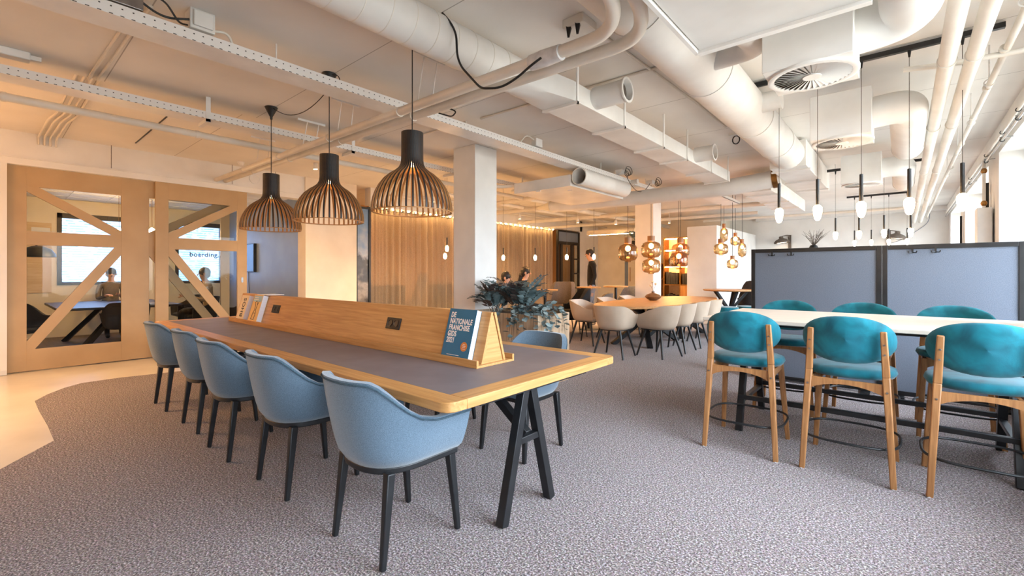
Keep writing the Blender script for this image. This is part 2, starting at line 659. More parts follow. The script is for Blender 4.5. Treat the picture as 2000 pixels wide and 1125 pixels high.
def blind_mat():
    """frosted window film with fine horizontal lines"""
    m, nt, b = new_mat('window_film')
    tc = nt.nodes.new('ShaderNodeTexCoord')
    sp = nt.nodes.new('ShaderNodeSeparateXYZ')
    nt.links.new(tc.outputs['Object'], sp.inputs[0])
    nz = nt.nodes.new('ShaderNodeTexNoise')
    nz.inputs['Scale'].default_value = 9.0
    nt.links.new(tc.outputs['Object'], nz.inputs['Vector'])
    f = mnode(nt, 'FRACT', mnode(nt, 'MULTIPLY', sp.outputs['Z'], 19.0))
    k = mnode(nt, 'MULTIPLY', mnode(nt, 'LESS_THAN', f, 0.3), mnode(nt, 'GREATER_THAN', nz.outputs['Fac'], 0.47))
    out = nt.nodes['Material Output']
    tr = nt.nodes.new('ShaderNodeBsdfTransparent')
    tr.inputs['Color'].default_value = lin((172, 184, 202))
    df = nt.nodes.new('ShaderNodeBsdfTranslucent')
    df.inputs['Color'].default_value = lin((120, 150, 180))
    nt.nodes.remove(b)
    mx = nt.nodes.new('ShaderNodeMixShader')
    nt.links.new(mnode(nt, 'MULTIPLY_ADD', k, 0.75, 0.1), mx.inputs[0])
    nt.links.new(tr.outputs[0], mx.inputs[1])
    nt.links.new(df.outputs[0], mx.inputs[2])
    nt.links.new(mx.outputs[0], out.inputs['Surface'])
    return m


MT['carpet'] = carpet_mat()
MT['tray'] = tray_mat()
MT['sheer'] = sheer_mat()
MT['picture'] = picture_mat()
MT['film'] = blind_mat()
# ------------------------------------------------------------------ the setting


def ceiling_mat():
    m = noisy('painted_concrete_slab', (224, 220, 214), (238, 234, 228), 0.9, 0.85, bump=0.2, bscale=20, spec=0.2)
    nt = m.node_tree
    b = nt.nodes['Principled BSDF']
    tc = nt.nodes.new('ShaderNodeTexCoord')
    sp = nt.nodes.new('ShaderNodeSeparateXYZ')
    nt.links.new(tc.outputs['Object'], sp.inputs[0])
    f = mnode(nt, 'FRACT', mnode(nt, 'MULTIPLY', mnode(nt, 'ADD', sp.outputs['Y'], 0.55), 1 / 1.25))
    k = mnode(nt, 'LESS_THAN', f, 0.006)
    old = b.inputs['Base Color'].links[0].from_socket
    mx = nt.nodes.new('ShaderNodeMix')
    mx.data_type = 'RGBA'
    mx.inputs['B'].default_value = lin((150, 142, 134))
    nt.links.new(mnode(nt, 'MULTIPLY', k, 0.7), mx.inputs['Factor'])
    nt.links.new(old, mx.inputs['A'])
    nt.links.new(mx.outputs['Result'], b.inputs['Base Color'])
    return m


MT['slab'] = ceiling_mat()
XL = -8.66      # face of the wall with the sliding doors

o = struct(MB().box(-13.4, 1.4, -4.7, 16.4, -0.2, -0.004).build('floor', MT['screed']))

CARPET = [(-3.55, -4.4), (-3.9, -0.3), (-4.53, 0.07), (-5.0, 0.36), (-5.55, 0.36), (-6.2, 0.345), (-6.69, 0.344), (-6.95, 0.45), (-7.2, 0.6),
          (-7.36, 0.76), (-7.38, 1.1), (-7.28, 1.6), (-7.2, 2.2), (-7.16, 3.0), (-7.16, 8.0), (-7.16, 14.99), (-4.42, 14.99), (-4.28, 14.99), (-4.28, 15.9), (0.88, 15.9), (0.88, -4.4)]
mb = MB().prism(CARPET[::-1], -0.004, -0.0006)
tag(mb.build('carpet', MT['carpet']), 'speckled grey brown loop pile carpet with a cut curved edge', 'carpet')
o = struct(MB().box(-13.0, -8.82, -1.6, 4.06, -0.004, -0.0006).build('floor', MT['woodfloor']))

struct(MB().box(-5.38, 1.4, -4.7, 16.4, ZC, 3.4).build('ceiling', MT['slab']))
struct(MB().box(-13.4, -5.38, -4.7, 16.4, ZL, 3.4).build('ceiling', MT['slab']))
mb = MB().box(-13.0, -8.95, -1.6, 4.06, 2.80, 2.84)
mt = struct(mb.build('ceiling', MT['white']))
# lay-in tile joints of the meeting room ceiling
for i in range(8):
    MB().box(-12.95, -8.97, -1.3 + i * 0.6 - 0.009, -1.3 + i * 0.6 + 0.009, 2.792, 2.80).build('ceiling_tee', MT['white'], mt)
for i in range(6):
    MB().box(-12.4 + i * 0.6 - 0.009, -12.4 + i * 0.6 + 0.009, -1.55, 4.0, 2.791, 2.80).build('ceiling_tee', MT['white'], mt)

# wall with the sliding doors, pier, bulkhead over the curtains
mb = MB()
mb.box(XL - 0.22, XL, -4.7, 0.2, 0, ZL)
mb.box(XL - 0.22, XL, 0.2, 4.0, 2.70, ZL)
mb.box(XL - 0.22, XL, 5.42, 13.9, 2.76, ZL)
mb.box(XL - 0.22, XL, 13.75, 15.2, 0, ZL)
struct(mb.build('wall_left', MT['wall']))
struct(MB().box(XL - 0.28, XL + 0.04, 4.0, 5.07, 0, ZL).build('wall_pier', MT['cream'], bevel=0.004))
struct(MB().box(XL, XL + 0.014, -4.4, 0.2, 0, 0.06).build('baseboard_left', MT['white'], bevel=0.003))
mb = MB().box(XL, XL + 0.03, -4.4, 4.0, 2.785, 2.80).box(XL, XL + 0.012, -4.4, 4.0, 2.70, 2.785)
struct(mb.build('trim_1', MT['wall'], bevel=0.002))

# window wall
mb = MB()
ys = [-4.7] + [y for w in WINS for y in w] + [16.2]
for i in range(0, len(ys), 2):
    mb.box(WINX, WINX + 0.36, ys[i], ys[i + 1], 0, ZC)
for a, b in WINS:
    mb.box(WINX, WINX + 0.36, a, b, 0, WZ0)
    mb.box(WINX, WINX + 0.36, a, b, WZ1, ZC)
struct(mb.build('wall_right', MT['wall']))
struct(MB().box(WINX - 0.05, WINX, -4.5, 16.0, 2.86, ZC).build('trim_2', MT['wall'], bevel=0.004))
for i, (a, b) in enumerate(WINS):
    fx = WINX + 0.26
    mb = MB()
    for y in (a, (a + b) / 2 - 0.03, b - 0.06):
        mb.box(fx, fx + 0.05, y, y + 0.06, WZ0, WZ1)
    for z in (WZ0, WZ1 - 0.06):
        mb.box(fx, fx + 0.05, a, b, z, z + 0.06)
    w = struct(mb.build('window_%d' % (i + 1), MT['white']))
    for y0, y1 in ((a + 0.06, (a + b) / 2 - 0.03), ((a + b) / 2 + 0.03, b - 0.06)):
        MB().box(fx + 0.02, fx + 0.026, y0, y1, WZ0 + 0.06, WZ1 - 0.06).build('pane', MT['winpane'], w)
    MB().box(WINX - 0.04, fx, a, b, WZ0 - 0.03, WZ0).build('window_sill', MT['white'], w, bevel=0.005)

mb = MB().box(-4.32, 1.24, YB, YB + 0.2, 0, ZC)
struct(mb.build('wall_back', MT['wall']))
struct(MB().box(-3.5, WINX, YB - 0.25, YB, 2.9, ZC).build('trim_3', MT['wall'], bevel=0.004))
struct(MB().box(-8.7, -4.4, 15.0, 15.2, 0, ZL).build('wall_far', MT['cream']))
struct(MB().box(-4.4, -4.32, 15.0, 16.2, 0, ZL).build('wall_return', MT['cream']))
struct(MB().box(-13.4, 1.24, -4.7, -4.5, 0, ZL).build('wall_front', MT['wall']))

# meeting room behind the glazed doors
MX = -13.0
MW = [(0.98, 2.45), (2.95, 3.95)]
MZ0, MZ1 = 1.05, 2.52
mb = MB()
yy = [-1.6, MW[0][0], MW[0][1], MW[1][0], MW[1][1], 4.06]
for i in range(0, 6, 2):
    mb.box(MX - 0.25, MX, yy[i], yy[i + 1], 0, ZL)
for a, b in MW:
    mb.box(MX - 0.25, MX, a, b, 0, MZ0)
    mb.box(MX - 0.25, MX, a, b, MZ1, ZL)
struct(mb.build('wall_meeting_room', MT['cream']))
struct(MB().box(MX, XL - 0.2, 4.06, 4.2, 0, ZL).build('wall_slate', MT['darkblue']))
struct(MB().box(MX, XL - 0.2, -1.75, -1.6, 0, ZL).build('wall_meeting_side', MT['cream']))
for i, (a, b) in enumerate(MW):
    mb = MB()
    fx = MX - 0.1
    mb.box(fx, fx + 0.12, a, a + 0.07, MZ0, MZ1).box(fx, fx + 0.12, b - 0.07, b, MZ0, MZ1)
    mb.box(fx, fx + 0.12, a, b, MZ0, MZ0 + 0.06).box(fx, fx + 0.12, a, b, MZ1 - 0.1, MZ1)
    w = struct(mb.build('window_%d' % (6 + i), MT['darkwood']))
    MB().box(fx + 0.03, fx + 0.034, a + 0.07, b - 0.07, MZ0 + 0.06, MZ1 - 0.1).build('pane', MT['film'], w)
    portal(a, b, MZ0, MZ1, MX - 0.2, (0, R(-90), 0))

# booth behind the curtains
struct(MB().box(-11.3, -11.1, 5.0, 14.0, 0, ZL).build('wall_booth', MT['warmwall']))
struct(MB().box(-11.3, XL - 0.2, 4.85, 4.95, 0, ZL).build('wall_booth_side', MT['warmwall']))
struct(MB().box(-11.3, XL - 0.2, 13.9, 14.0, 0, ZL).build('wall_booth_end', MT['warmwall']))

# columns
for nm, x, y, w, lab in ((0, -4.69, 4.22, 0.42, 'square white plaster column beside the wooden planter'),
                         (1, -4.71, 9.84, 0.44, 'square white plaster column behind the oval table')):
    tag(MB().box(x, x + w, y, y + w, 0, ZC).build('column', MT['wall'], bevel=0.006), lab, 'column')
tag(MB().box(-4.29, -3.55, 12.0, 15.98, 0, 2.5).build('storage_booth', MT['wall'], bevel=0.006),
    'tall white boxed-in cupboard block beyond the oval table', 'cupboard')

# ------------------------------------------------------------------ sliding doors (tan lattice frames with glass)


def brace(mb, x0, x1, p, q, w, lo, hi):
    """diagonal bar in the YZ plane from p to q, clipped to the rectangle lo-hi"""
    d = Vector((q[0] - p[0], q[1] - p[1])).normalized()
    n = Vector((-d.y, d.x)) * (w / 2)
    P = Vector(p) - d * 0.3
    Q = Vector(q) + d * 0.3
    poly = [P + n, Q + n, Q - n, P - n]
    for ax, val, keep in ((0, lo[0], 1), (0, hi[0], -1), (1, lo[1], 1), (1, hi[1], -1)):
        out = []
        for i in range(len(poly)):
            a, b = poly[i], poly[(i + 1) % len(poly)]
            ia, ib = (a[ax] - val) * keep >= 0, (b[ax] - val) * keep >= 0
            if ia:
                out.append(a)
            if ia != ib:
                t = (val - a[ax]) / (b[ax] - a[ax])
                out.append(a.lerp(b, t))
        poly = out
    M = Matrix(((0, 0, 1, 0), (1, 0, 0, 0), (0, 1, 0, 0), (0, 0, 0, 1)))
    mb.prism([(p_.x, p_.y) for p_ in poly], x0, x1, M)


def door(n, x0, x1, stiles, bays, z_top):
    d = bpy.data.objects.new('door_%d' % n, None)
    col.objects.link(d)
    d.location = (x0, stiles[0][0], 0)
    WLOC[d.name] = Vector(d.location)
    struct(d)
    y0, y1 = stiles[0][0], stiles[-1][1]
    for a, b in stiles:
        MB().box(x0, x1, a, b, 0.01, z_top).build('stile', MT['tan'], d, bevel=0.002)
    for a, b, up, dn in bays:
        for z0, z1 in ((0.01, 0.29), (1.67, 1.85), (2.44, z_top)):
            MB().box(x0 + 0.001, x1 - 0.001, a, b, z0, z1).build('rail', MT['tan'], d)
        mb = MB()
        p, q = ((a, 2.44), (b, 1.85)) if up < 0 else ((a, 1.85), (b, 2.44))
        brace(mb, x0 + 0.004, x1 - 0.004, p, q, 0.115, (a, 1.85), (b, 2.44))
        mb.build('brace', MT['tan'], d)
        mb = MB()
        p, q = ((a, 1.67), (b, 0.29)) if dn < 0 else ((a, 0.29), (b, 1.67))
        brace(mb, x0 + 0.004, x1 - 0.004, p, q, 0.125, (a, 0.29), (b, 1.67))
        mb.build('brace', MT['tan'], d)
        xm = (x0 + x1) / 2
        MB().box(xm - 0.003, xm + 0.003, a, b, 1.85, 2.44).build('pane', MT['pane'], d)
        MB().box(xm - 0.003, xm + 0.003, a, b, 0.29, 1.67).build('pane', MT['pane'], d)
    return d


d1 = door(1, XL - 0.12, XL - 0.075, [(0.2, 0.375), (1.33, 1.655), (2.62, 2.75)], [(0.375, 1.33, -1, 1), (1.655, 2.62, 1, -1)], 2.70)
d2 = door(2, XL - 0.055, XL - 0.01, [(1.72, 1.885), (2.85, 3.0)], [(1.885, 2.85, 1, -1)], 2.70)
pl = [(0.017 * math.cos(t) + 2.925, (0.045 if math.sin(t) > 0 else -0.045) * 0.0 + (0.017 * math.sin(t) + (0.03 if math.sin(t) >= 0 else -0.03)) + 1.18)
      for t in [2 * PI * k / 20 for k in range(20)]]
Mx = Matrix(((0, 0, 1, 0), (1, 0, 0, 0), (0, 1, 0, 0), (0, 0, 0, 1)))
MB().prism(pl, XL - 0.01, XL - 0.006, Mx).build('pull', MT['chrome'], d2)
t = text('lettering', 'boarding..', 0.105, MT['ink'], d2,
         Matrix.Translation(Vector((XL - 0.026, 2.16, 1.565)) - WLOC[d2.name]) @ Matrix.Rotation(R(90), 4, 'Z') @ Matrix.Rotation(R(90), 4, 'X'), bold=0.0015)
# ------------------------------------------------------------------ long work table
TX0, TX1, TY0, TY1, TZ = -6.58, -1.47, 1.29, 2.79, 0.74
BW = 0.115
t = thing('work_table', 'long oak table with grey linoleum inlay and black trestle legs', 'table', ((TX0 + TX1) / 2, (TY0 + TY1) / 2, 0))


def rr_corner(x0, x1, y0, y1, r, corners):
    """rectangle with only the named corners rounded (order: x1y1, x0y1, x0y0, x1y0)"""
    out = []
    for i, (cx, cy, sx, sy, a) in enumerate(((x1, y1, -1, -1, 0), (x0, y1, 1, -1, 90), (x0, y0, 1, 1, 180), (x1, y0, -1, 1, 270))):
        if i in corners:
            for k in range(7):
                an = R(a + 15 * k)
                out.append((cx + sx * r + r * math.cos(an), cy + sy * r + r * math.sin(an)))
        else:
            out.append((cx, cy))
    return out


zt0 = TZ - 0.046
MB().prism(rr_corner(TX0, TX1, TY0, TY0 + BW, 0.06, (2, 3)), zt0, TZ).build('edge_board', MT['oak'], t, bevel=0.004)
MB().prism(rr_corner(TX0, TX1, TY1 - BW, TY1, 0.06, (0, 1)), zt0, TZ).build('edge_board', MT['oak'], t, bevel=0.004)
MB().box(TX0, TX0 + BW, TY0 + BW, TY1 - BW, zt0, TZ).build('edge_board', MT['oak_y'], t, bevel=0.003)
MB().box(TX1 - BW, TX1, TY0 + BW, TY1 - BW, zt0, TZ).build('edge_board', MT['oak_y'], t, bevel=0.003)
MB().box(TX0 + BW, TX1 - BW, TY0 + BW, TY1 - BW, zt0 + 0.002, TZ - 0.001).build('inlay', MT['lino'], t)
for x, s in ((-1.56, -1), (-6.40, 1)):
    apex = (x, 1.94, zt0)
    for dy in (-0.205, 0.205):
        MB().beam((x, 1.94 + dy * 0.12, zt0), (x, 1.94 + dy, 0.0), 0.05, 0.05).build('leg', MT['blackm'], t, bevel=0.003)
    MB().box(x - 0.02, x + 0.02, 1.94 - 0.115, 1.94 + 0.115, 0.385, 0.42).build('crossbar', MT['blackm'], t, bevel=0.003)
    MB().beam((x, 1.94, 0.42), (x + s * 0.36, 1.94, zt0 - 0.01), 0.045, 0.045).build('brace', MT['blackm'], t, bevel=0.003)
    MB().box(x - 0.03, x + 0.03, 1.55, 2.5, zt0 - 0.03, zt0 - 0.001).build('top_rail', MT['blackm'], t)
MB().box(-6.2, -1.8, 1.90, 1.98, zt0 - 0.045, zt0 - 0.005).build('spine', MT['blackm'], t)

# magazine ridge on the table
SX0, SX1, SY0, SY1 = -5.99, -1.885, 1.876, 2.212
YM = (SY0 + SY1) / 2
t = thing('magazine_stand', 'oak ridge-shaped magazine stand with sockets along the table centre', 'stand', ((SX0 + SX1) / 2, YM, TZ))
MB().box(SX0, SX1, SY0, SY1, TZ, TZ + 0.014).build('base_board', MT['oak'], t, bevel=0.001)
for y in (SY0, SY1 - 0.016):
    MB().box(SX0, SX1, y, y + 0.016, TZ + 0.014, TZ + 0.045).build('lip', MT['oak'], t, bevel=0.001)
ZR = 1.058
fb, ft = 0.108, 0.022       # half widths of the ridge at foot and top
Mx = Matrix(((0, 0, 1, 0), (1, 0, 0, 0), (0, 1, 0, 0), (0, 0, 0, 1)))
for s in (-1, 1):
    pl = [(YM + s * fb, TZ + 0.014), (YM + s * ft, ZR), (YM + s * (ft - 0.018), ZR), (YM + s * (fb - 0.018), TZ + 0.014)]
    MB().prism(pl if s < 0 else pl[::-1], SX0 + 0.02, SX1 - 0.02, Mx).build('leaning_panel', MT['oak'], t, bevel=0.001)
for x in (SX0 + 0.021, SX1 - 0.045):
    pl = [(YM - fb + 0.02, TZ + 0.014), (YM + fb - 0.02, TZ + 0.014), (YM + ft - 0.017, ZR - 0.02), (YM - ft + 0.017, ZR - 0.02)]
    MB().prism(pl, x, x + 0.018, Mx).build('gable', MT['oak_y'], t)


def lean(x, z):
    """point frame on the camera-side leaning panel: origin at height z, local x along the table, y up the panel, z out"""
    a = math.atan2(fb - ft, ZR - TZ - 0.014)
    k = (z - TZ - 0.014) / (ZR - TZ - 0.014)
    y = YM - (fb + (ft - fb) * k)
    return Matrix.Translation((x, y, z)) @ Matrix.Rotation(R(90) - a, 4, 'X')


def socket(x, z):
    L = lean(x, z)
    m = MB()
    m.box(-0.085, 0.085, -0.042, 0.042, 0.0, 0.009, M=L)
    s = m.build('socket', MT['rubber'], t, bevel=0.003)
    for dx in (-0.038, 0.038):
        m = MB()
        m.lathe([(0.0, 0.0), (0.027, 0.0), (0.029, 0.004), (0.024, 0.0042), (0.022, 0.0012), (0.0, 0.0012)], 18, M=L @ Matrix.Translation((dx, 0, 0.009)))
        m.build('socket_well', MT['blackm'], s)


socket(-2.86, 0.925)
socket(-4.93, 0.925)


def book(name, label, x, w, h, th, cover, deco):
    L = lean(x, TZ + 0.016)
    b = thing(name, label, 'book', L.translation, 0)
    L0 = Matrix.Translation(-L.translation) @ L
    MB().box(0.002, w - 0.001, 0.0, h - 0.002, 0.003, th - 0.002, M=L0).build('pages', MT['paper'], b, local=True)
    MB().box(0, w, 0, h, th - 0.002, th, M=L0).build('front_cover', cover, b, local=True)
    MB().box(0, w, 0, h, 0.0005, 0.003, M=L0).build('back_cover', cover, b, local=True)
    MB().box(-0.001, 0.002, 0, h, 0.0005, th, M=L0).build('spine', cover, b, local=True)
    deco(b, L0 @ Matrix.Translation((0, 0, th)), w, h)
    return b


def deco_gids(b, L, w, h):
    y = h - 0.055
    for s in ('DE', 'NATIONALE', 'FRANCHISE', 'GIDS', '2021'):
        text('title', s, 0.047, MT['lettering'], b, L @ Matrix.Translation((0.022, y, 0.0005)), bold=0.0013, sx=0.74)
        y -= 0.040
    m = MB().lathe([(0, 0), (0.029, 0), (0.029, 0.0008), (0, 0.0008)], 28, M=L @ Matrix.Translation((w - 0.055, 0.083, 0)))
    rd = m.build('roundel', MT['orange'], b, local=True)
    for i, k in enumerate((0.022, 0.03, 0.026, 0.03)):
        m = MB().box(-k / 2, k / 2, 0.012 - i * 0.009, 0.0145 - i * 0.009, 0.0008, 0.0012, M=L @ Matrix.Translation((w - 0.055, 0.083, 0)))
        m.build('print_line', MT['lettering'], rd, local=True)
    for i, k in enumerate((0.11, 0.14)):
        MB().box(0.05, 0.05 + k, 0.024 - i * 0.012, 0.0265 - i * 0.012, 0.0, 0.0004, M=L).build('print_line', MT['lettering'], b, local=True)


def deco_side(b, L, w, h):
    text('title', 'BHO5', 0.105, MT['ink'], b, L @ Matrix.Translation((w * 0.72, 0.035, 0.0005)) @ Matrix.Rotation(R(90), 4, 'Z'), bold=0.002, sx=0.78)


def deco_figure(b, L, w, h):
    MB().box(0.01, w - 0.01, h - 0.075, h - 0.01, 0, 0.0005, M=L).build('title_band', MT['bookblue'], b, local=True)
    for i, k in enumerate((0.10, 0.12)):
        MB().box(0.02, 0.02 + k, h - 0.034 - i * 0.022, h - 0.026 - i * 0.022, 0.0005, 0.0009, M=L).build('print_line', MT['lettering'], b, local=True)
    pts = [[(0.05, 0.03), (0.06, 0.10), (0.075, 0.135), (0.07, 0.19)], [(0.10, 0.03), (0.105, 0.10), (0.095, 0.14), (0.10, 0.19), (0.115, 0.23)],
           [(0.05, 0.03), (0.10, 0.03)], [(0.07, 0.19), (0.055, 0.215), (0.07, 0.235), (0.085, 0.22), (0.10, 0.19)], [(0.06, 0.10), (0.105, 0.10)]]
    for p in pts:
        m = MB().tube([L @ Vector((x * w / 0.16, y, 0.0006)) for x, y in p], 0.003, 5)
        m.build('line_drawing', MT['ink'], b, local=True)


book('guide_book', 'teal guide book titled DE NATIONALE FRANCHISE GIDS 2021 in the near end', -2.23, 0.245, 0.315, 0.042, MT['bookteal'], deco_gids)
book('magazine', 'cream magazine with black title running up its cover, leftmost on the stand', -5.81, 0.215, 0.285, 0.05, MT['bookcream'], deco_side)
book('magazine', 'sand coloured magazine with a line drawing and pale blue band beside the socket', -5.44, 0.235, 0.30, 0.055, MT['booksand'], deco_figure)
tag(MB().box(-5.43, -5.17, YM - 0.06, YM + 0.12, ZR + 0.001, ZR + 0.006).build('leaflet', MT['paper']), 'thin white leaflet lying on the ridge of the magazine stand', 'leaflet')

# ------------------------------------------------------------------ bucket chairs


def shell(mb, wt, bt, ft_, wb, bb, fb_, z0, zb, za, th, lo=0.28, hi=0.72, nu=32, nv=9, ex=0.55):
    def upath(s, w, b, f):
        a = abs(s)
        sg = 1 if s >= 0 else -1
        if a < 0.62:
            ph = a / 0.62 * PI / 2
            return (sg * w * math.sin(ph) ** 0.8, -b * max(0.0, math.cos(ph)) ** 0.8)
        return (sg * w, (a - 0.62) / 0.38 * f)
    V = []
    for side in (0, 1):
        o = th * side
        for j in range(nv + 1):
            v = j / nv
            e = v ** ex
            for i in range(nu + 1):
                s = -1 + 2 * i / nu
                w = (wb + (wt - wb) * e) / 2 - o
                b = bb + (bt - bb) * e - o
                f = fb_ + (ft_ - fb_) * e
                x, y = upath(s, w, b, f)
                h = zb - (zb - za) * smooth(lo, hi, abs(s))
                zz0 = z0 + o
                V.append((x, y, zz0 + (h - zz0) * v))
    n1 = nu + 1
    off = (nv + 1) * n1
    F = []
    for j in range(nv):
        for i in range(nu):
            a = j * n1 + i
            F.append((a, a + 1, a + n1 + 1, a + n1))
            a += off
            F.append((a + 1, a, a + n1, a + n1 + 1))
    for i in range(nu):
        a = nv * n1 + i
        F.append((a, a + 1, off + a + 1, off + a))
    for j in range(nv):
        for i in (0, nu):
            a = j * n1 + i
            q = (a, a + n1, off + a + n1, off + a)
            F.append(q if i == 0 else q[::-1])
    F.append(tuple(range(nu, -1, -1)))
    F.append(tuple(off + i for i in range(nu + 1)))
    F.append((0, nu, off + nu, off))
    mb.add(V, F)
    return [V[nv * n1 + i] for i in range(n1)], [V[i] for i in range(n1)]


def pad(mb, rx, ry, h, z, n=28, c=(0, 0), p=2.6, squash=0.5):
    """softly rounded cushion, superellipse in plan"""
    prof = [(0.0, 0.0), (0.8, 0.0), (0.94, 0.12), (1.0, 0.45), (0.97, 0.8), (0.86, 0.96), (0.5, 1.0), (0.0, 1.0)]
    V, F = [], []
    for r, q in prof:
        for k in range(n):
            t_ = 2 * PI * k / n
            ca, sa = math.cos(t_), math.sin(t_)
            e = 2 / p
            V.append((c[0] + rx * r * math.copysign(abs(ca) ** e, ca), c[1] + ry * r * math.copysign(abs(sa) ** e, sa), z + h * q))
    for j in range(len(prof) - 1):
        for k in range(n):
            l = (k + 1) % n
            F.append((j * n + k, j * n + l, (j + 1) * n + l, (j + 1) * n + k))
    mb.add(V, F)


def make_armchair(label, group):
    c = thing('armchair', label, 'chair', (0, 0, 0), 0, group)
    m = MB()
    rim, bot = shell(m, 0.60, 0.335, 0.225, 0.44, 0.235, 0.215, 0.425, 0.83, 0.635, 0.032, lo=0.22, hi=0.66)
    sh = m.build('shell', MT['blue'], c, angle=60)
    MB().tube([Vector(p) + Vector((p[0] * 0.006, p[1] * 0.006, -0.012)) for p in rim], 0.0045, 6).build('piping', MT['bluepipe'], sh)
    m = MB()
    pad(m, 0.235, 0.23, 0.075, 0.445, c=(0, -0.005))
    m.build('seat_cushion', MT['blue'], c, angle=60)
    m = MB()
    m.prism([(x * 1.0, y * 1.0) for x, y, z in bot[::-1]], 0.395, 0.426)
    m.build('base_frame', MT['blackm'], c, bevel=0.006)
    for sx in (-1, 1):
        for y0, y1 in ((0.185, 0.225), (-0.17, -0.215)):
            m = MB()
            m.beam((sx * 0.19, y0, 0.41), (sx * 0.205, y1, 0.0), 0.042, 0.042, 0.026, 0.026)
            m.build('leg', MT['blackm'], c, bevel=0.006)
    return c


G = 'grey blue armchairs at the long table'
ac = make_armchair('grey blue armchair nearest the camera on the long table near side', G)
ac.location = (-1.925, 1.35, 0)
for x, y, rz, lab in ((-2.87, 1.345, 0, 'second grey blue armchair from the near end of the long table'),
                      (-3.72, 1.315, 0, 'middle grey blue armchair of the five on the table near side'),
                      (-4.52, 1.345, 0, 'fourth grey blue armchair from the near end of the long table'),
                      (-5.44, 1.335, 0, 'grey blue armchair farthest away, next to the sliding doors'),
                      (-2.16, 2.625, PI, 'grey blue armchair on the table far side, by the planter'),
                      (-3.1, 2.64, PI, 'grey blue armchair tucked in behind the magazine stand')):
    dup(ac, (x, y, 0), rz, lab, G)

# ------------------------------------------------------------------ slatted dome pendants over the long table
PROF = [(0.282, 0.0), (0.286, 0.025), (0.283, 0.06), (0.274, 0.10), (0.258, 0.145), (0.234, 0.19), (0.2, 0.235), (0.16, 0.27), (0.122, 0.295),
        (0.096, 0.318), (0.082, 0.345), (0.078, 0.38), (0.077, 0.45), (0.077, 0.57)]


def slat_mesh():
    m = MB()
    V = []
    for i, (r, z) in enumerate(PROF):
        a = PROF[max(0, i - 1)]
        b = PROF[min(len(PROF) - 1, i + 1)]
        d = Vector((b[0] - a[0], b[1] - a[1])).normalized()
        nx, nz = -d.y, d.x                      # inwards
        w = 0.0062 if z < 0.33 else 0.0056
        dep = 0.010
        for rr, ww in ((0, -w), (0, w), (dep, w), (dep, -w)):
            V.append((r + nx * rr, ww, z + nz * rr))
    F, MI = [], []
    for i in range(len(PROF) - 1):
        for k in range(4):
            l = (k + 1) % 4
            F.append((i * 4 + k, i * 4 + l, i * 4 + 4 + l, i * 4 + 4 + k))
            MI.append(0 if k == 0 else 1)
    F += [(3, 2, 1, 0), tuple(len(V) - 4 + k for k in range(4))]
    MI += [1, 1]
    m.v, m.f, m.m = V, F, MI
    return m.mesh('slat', [MT['slatblack'], MT['slatwood']])


SLAT = slat_mesh()
NS = 40


def slat_pendant(label, x, y, zb, kind, cable=None):
    t_ = thing('slatted_pendant_lamp', label, 'pendant lamp', (x, y, zb), 0, 'slatted dome pendants over the long table')
    for k in range(NS):
        s = place('slat', SLAT, t_, local=True)
        s.rotation_euler = (0, 0, 2 * PI * k / NS)
    m = MB()
    m.lathe([(0.268, 0.002), (0.283, 0.0), (0.284, 0.006), (0.268, 0.008), (0.268, 0.002)], 48)
    m.build('bottom_ring', MT['slatwood'], t_, local=True)
    m = MB()
    m.lathe([(0.0, 0.44), (0.05, 0.44), (0.062, 0.46), (0.062, 0.566), (0.0, 0.566)], 28)
    m.build('neck_core', MT['slatblack'], t_, local=True)
    m = MB()
    m.lathe([(0.0, 0.325), (0.018, 0.33), (0.03, 0.355), (0.028, 0.38), (0.016, 0.405), (0.016, 0.445)], 16)
    m.build('bulb', MT['bulb'], t_, local=True)
    top = ZC - zb
    if kind == 'cone':
        MB().tube([(0, 0, 0.565), (0, 0, top - 0.1)], 0.004, 6).build('cord', MT['rubber'], t_, local=True)
        m = MB()
        m.lathe([(0.0, top - 0.125), (0.012, top - 0.125), (0.013, top - 0.1), (0.062, top - 0.004), (0.058, top), (0.0, top)], 24)
        m.build('ceiling_cone', MT['rubber'], t_, local=True)
    else:
        MB().tube([(0, 0, 0.565), (0, 0, top - 0.03)], 0.004, 6).build('cord', MT['rubber'], t_, local=True)
        m = MB()
        m.lathe([(0.0, top - 0.035), (0.016, top - 0.035), (0.017, top), (0.0, top)], 16)
        m.build('ceiling_cap', MT['rubber'], t_, local=True)
    if cable:
        MB().tube([Vector(p) - Vector((x, y, zb)) for p in cable], 0.004, 6).build('feed_cable', MT['rubber'], t_, local=True)
    return t_


P1, P2, P3 = (-4.92, 1.93, 1.74), (-3.72, 1.93, 1.735), (-2.66, 2.0, 1.73)
slat_pendant('black slatted dome pendant nearest the sliding doors, hung from a black cone', *P1, 'cone',
             sag((P1[0] + 0.05, P1[1], ZC - 0.02), (P2[0], P2[1], 2.88), 0.14))
slat_pendant('middle black slatted dome pendant over the long table', *P2, 'cone',
             arc_pts([(P2[0] + 0.05, P2[1], ZC - 0.02), (P2[0] + 0.1, P2[1] + 0.03, ZC - 0.03), (P2[0] + 0.13, P2[1] + 0.05, ZC - 0.16)], 0.05))
slat_pendant('largest looking black slatted dome pendant, in front of the white column', *P3, 'cap')
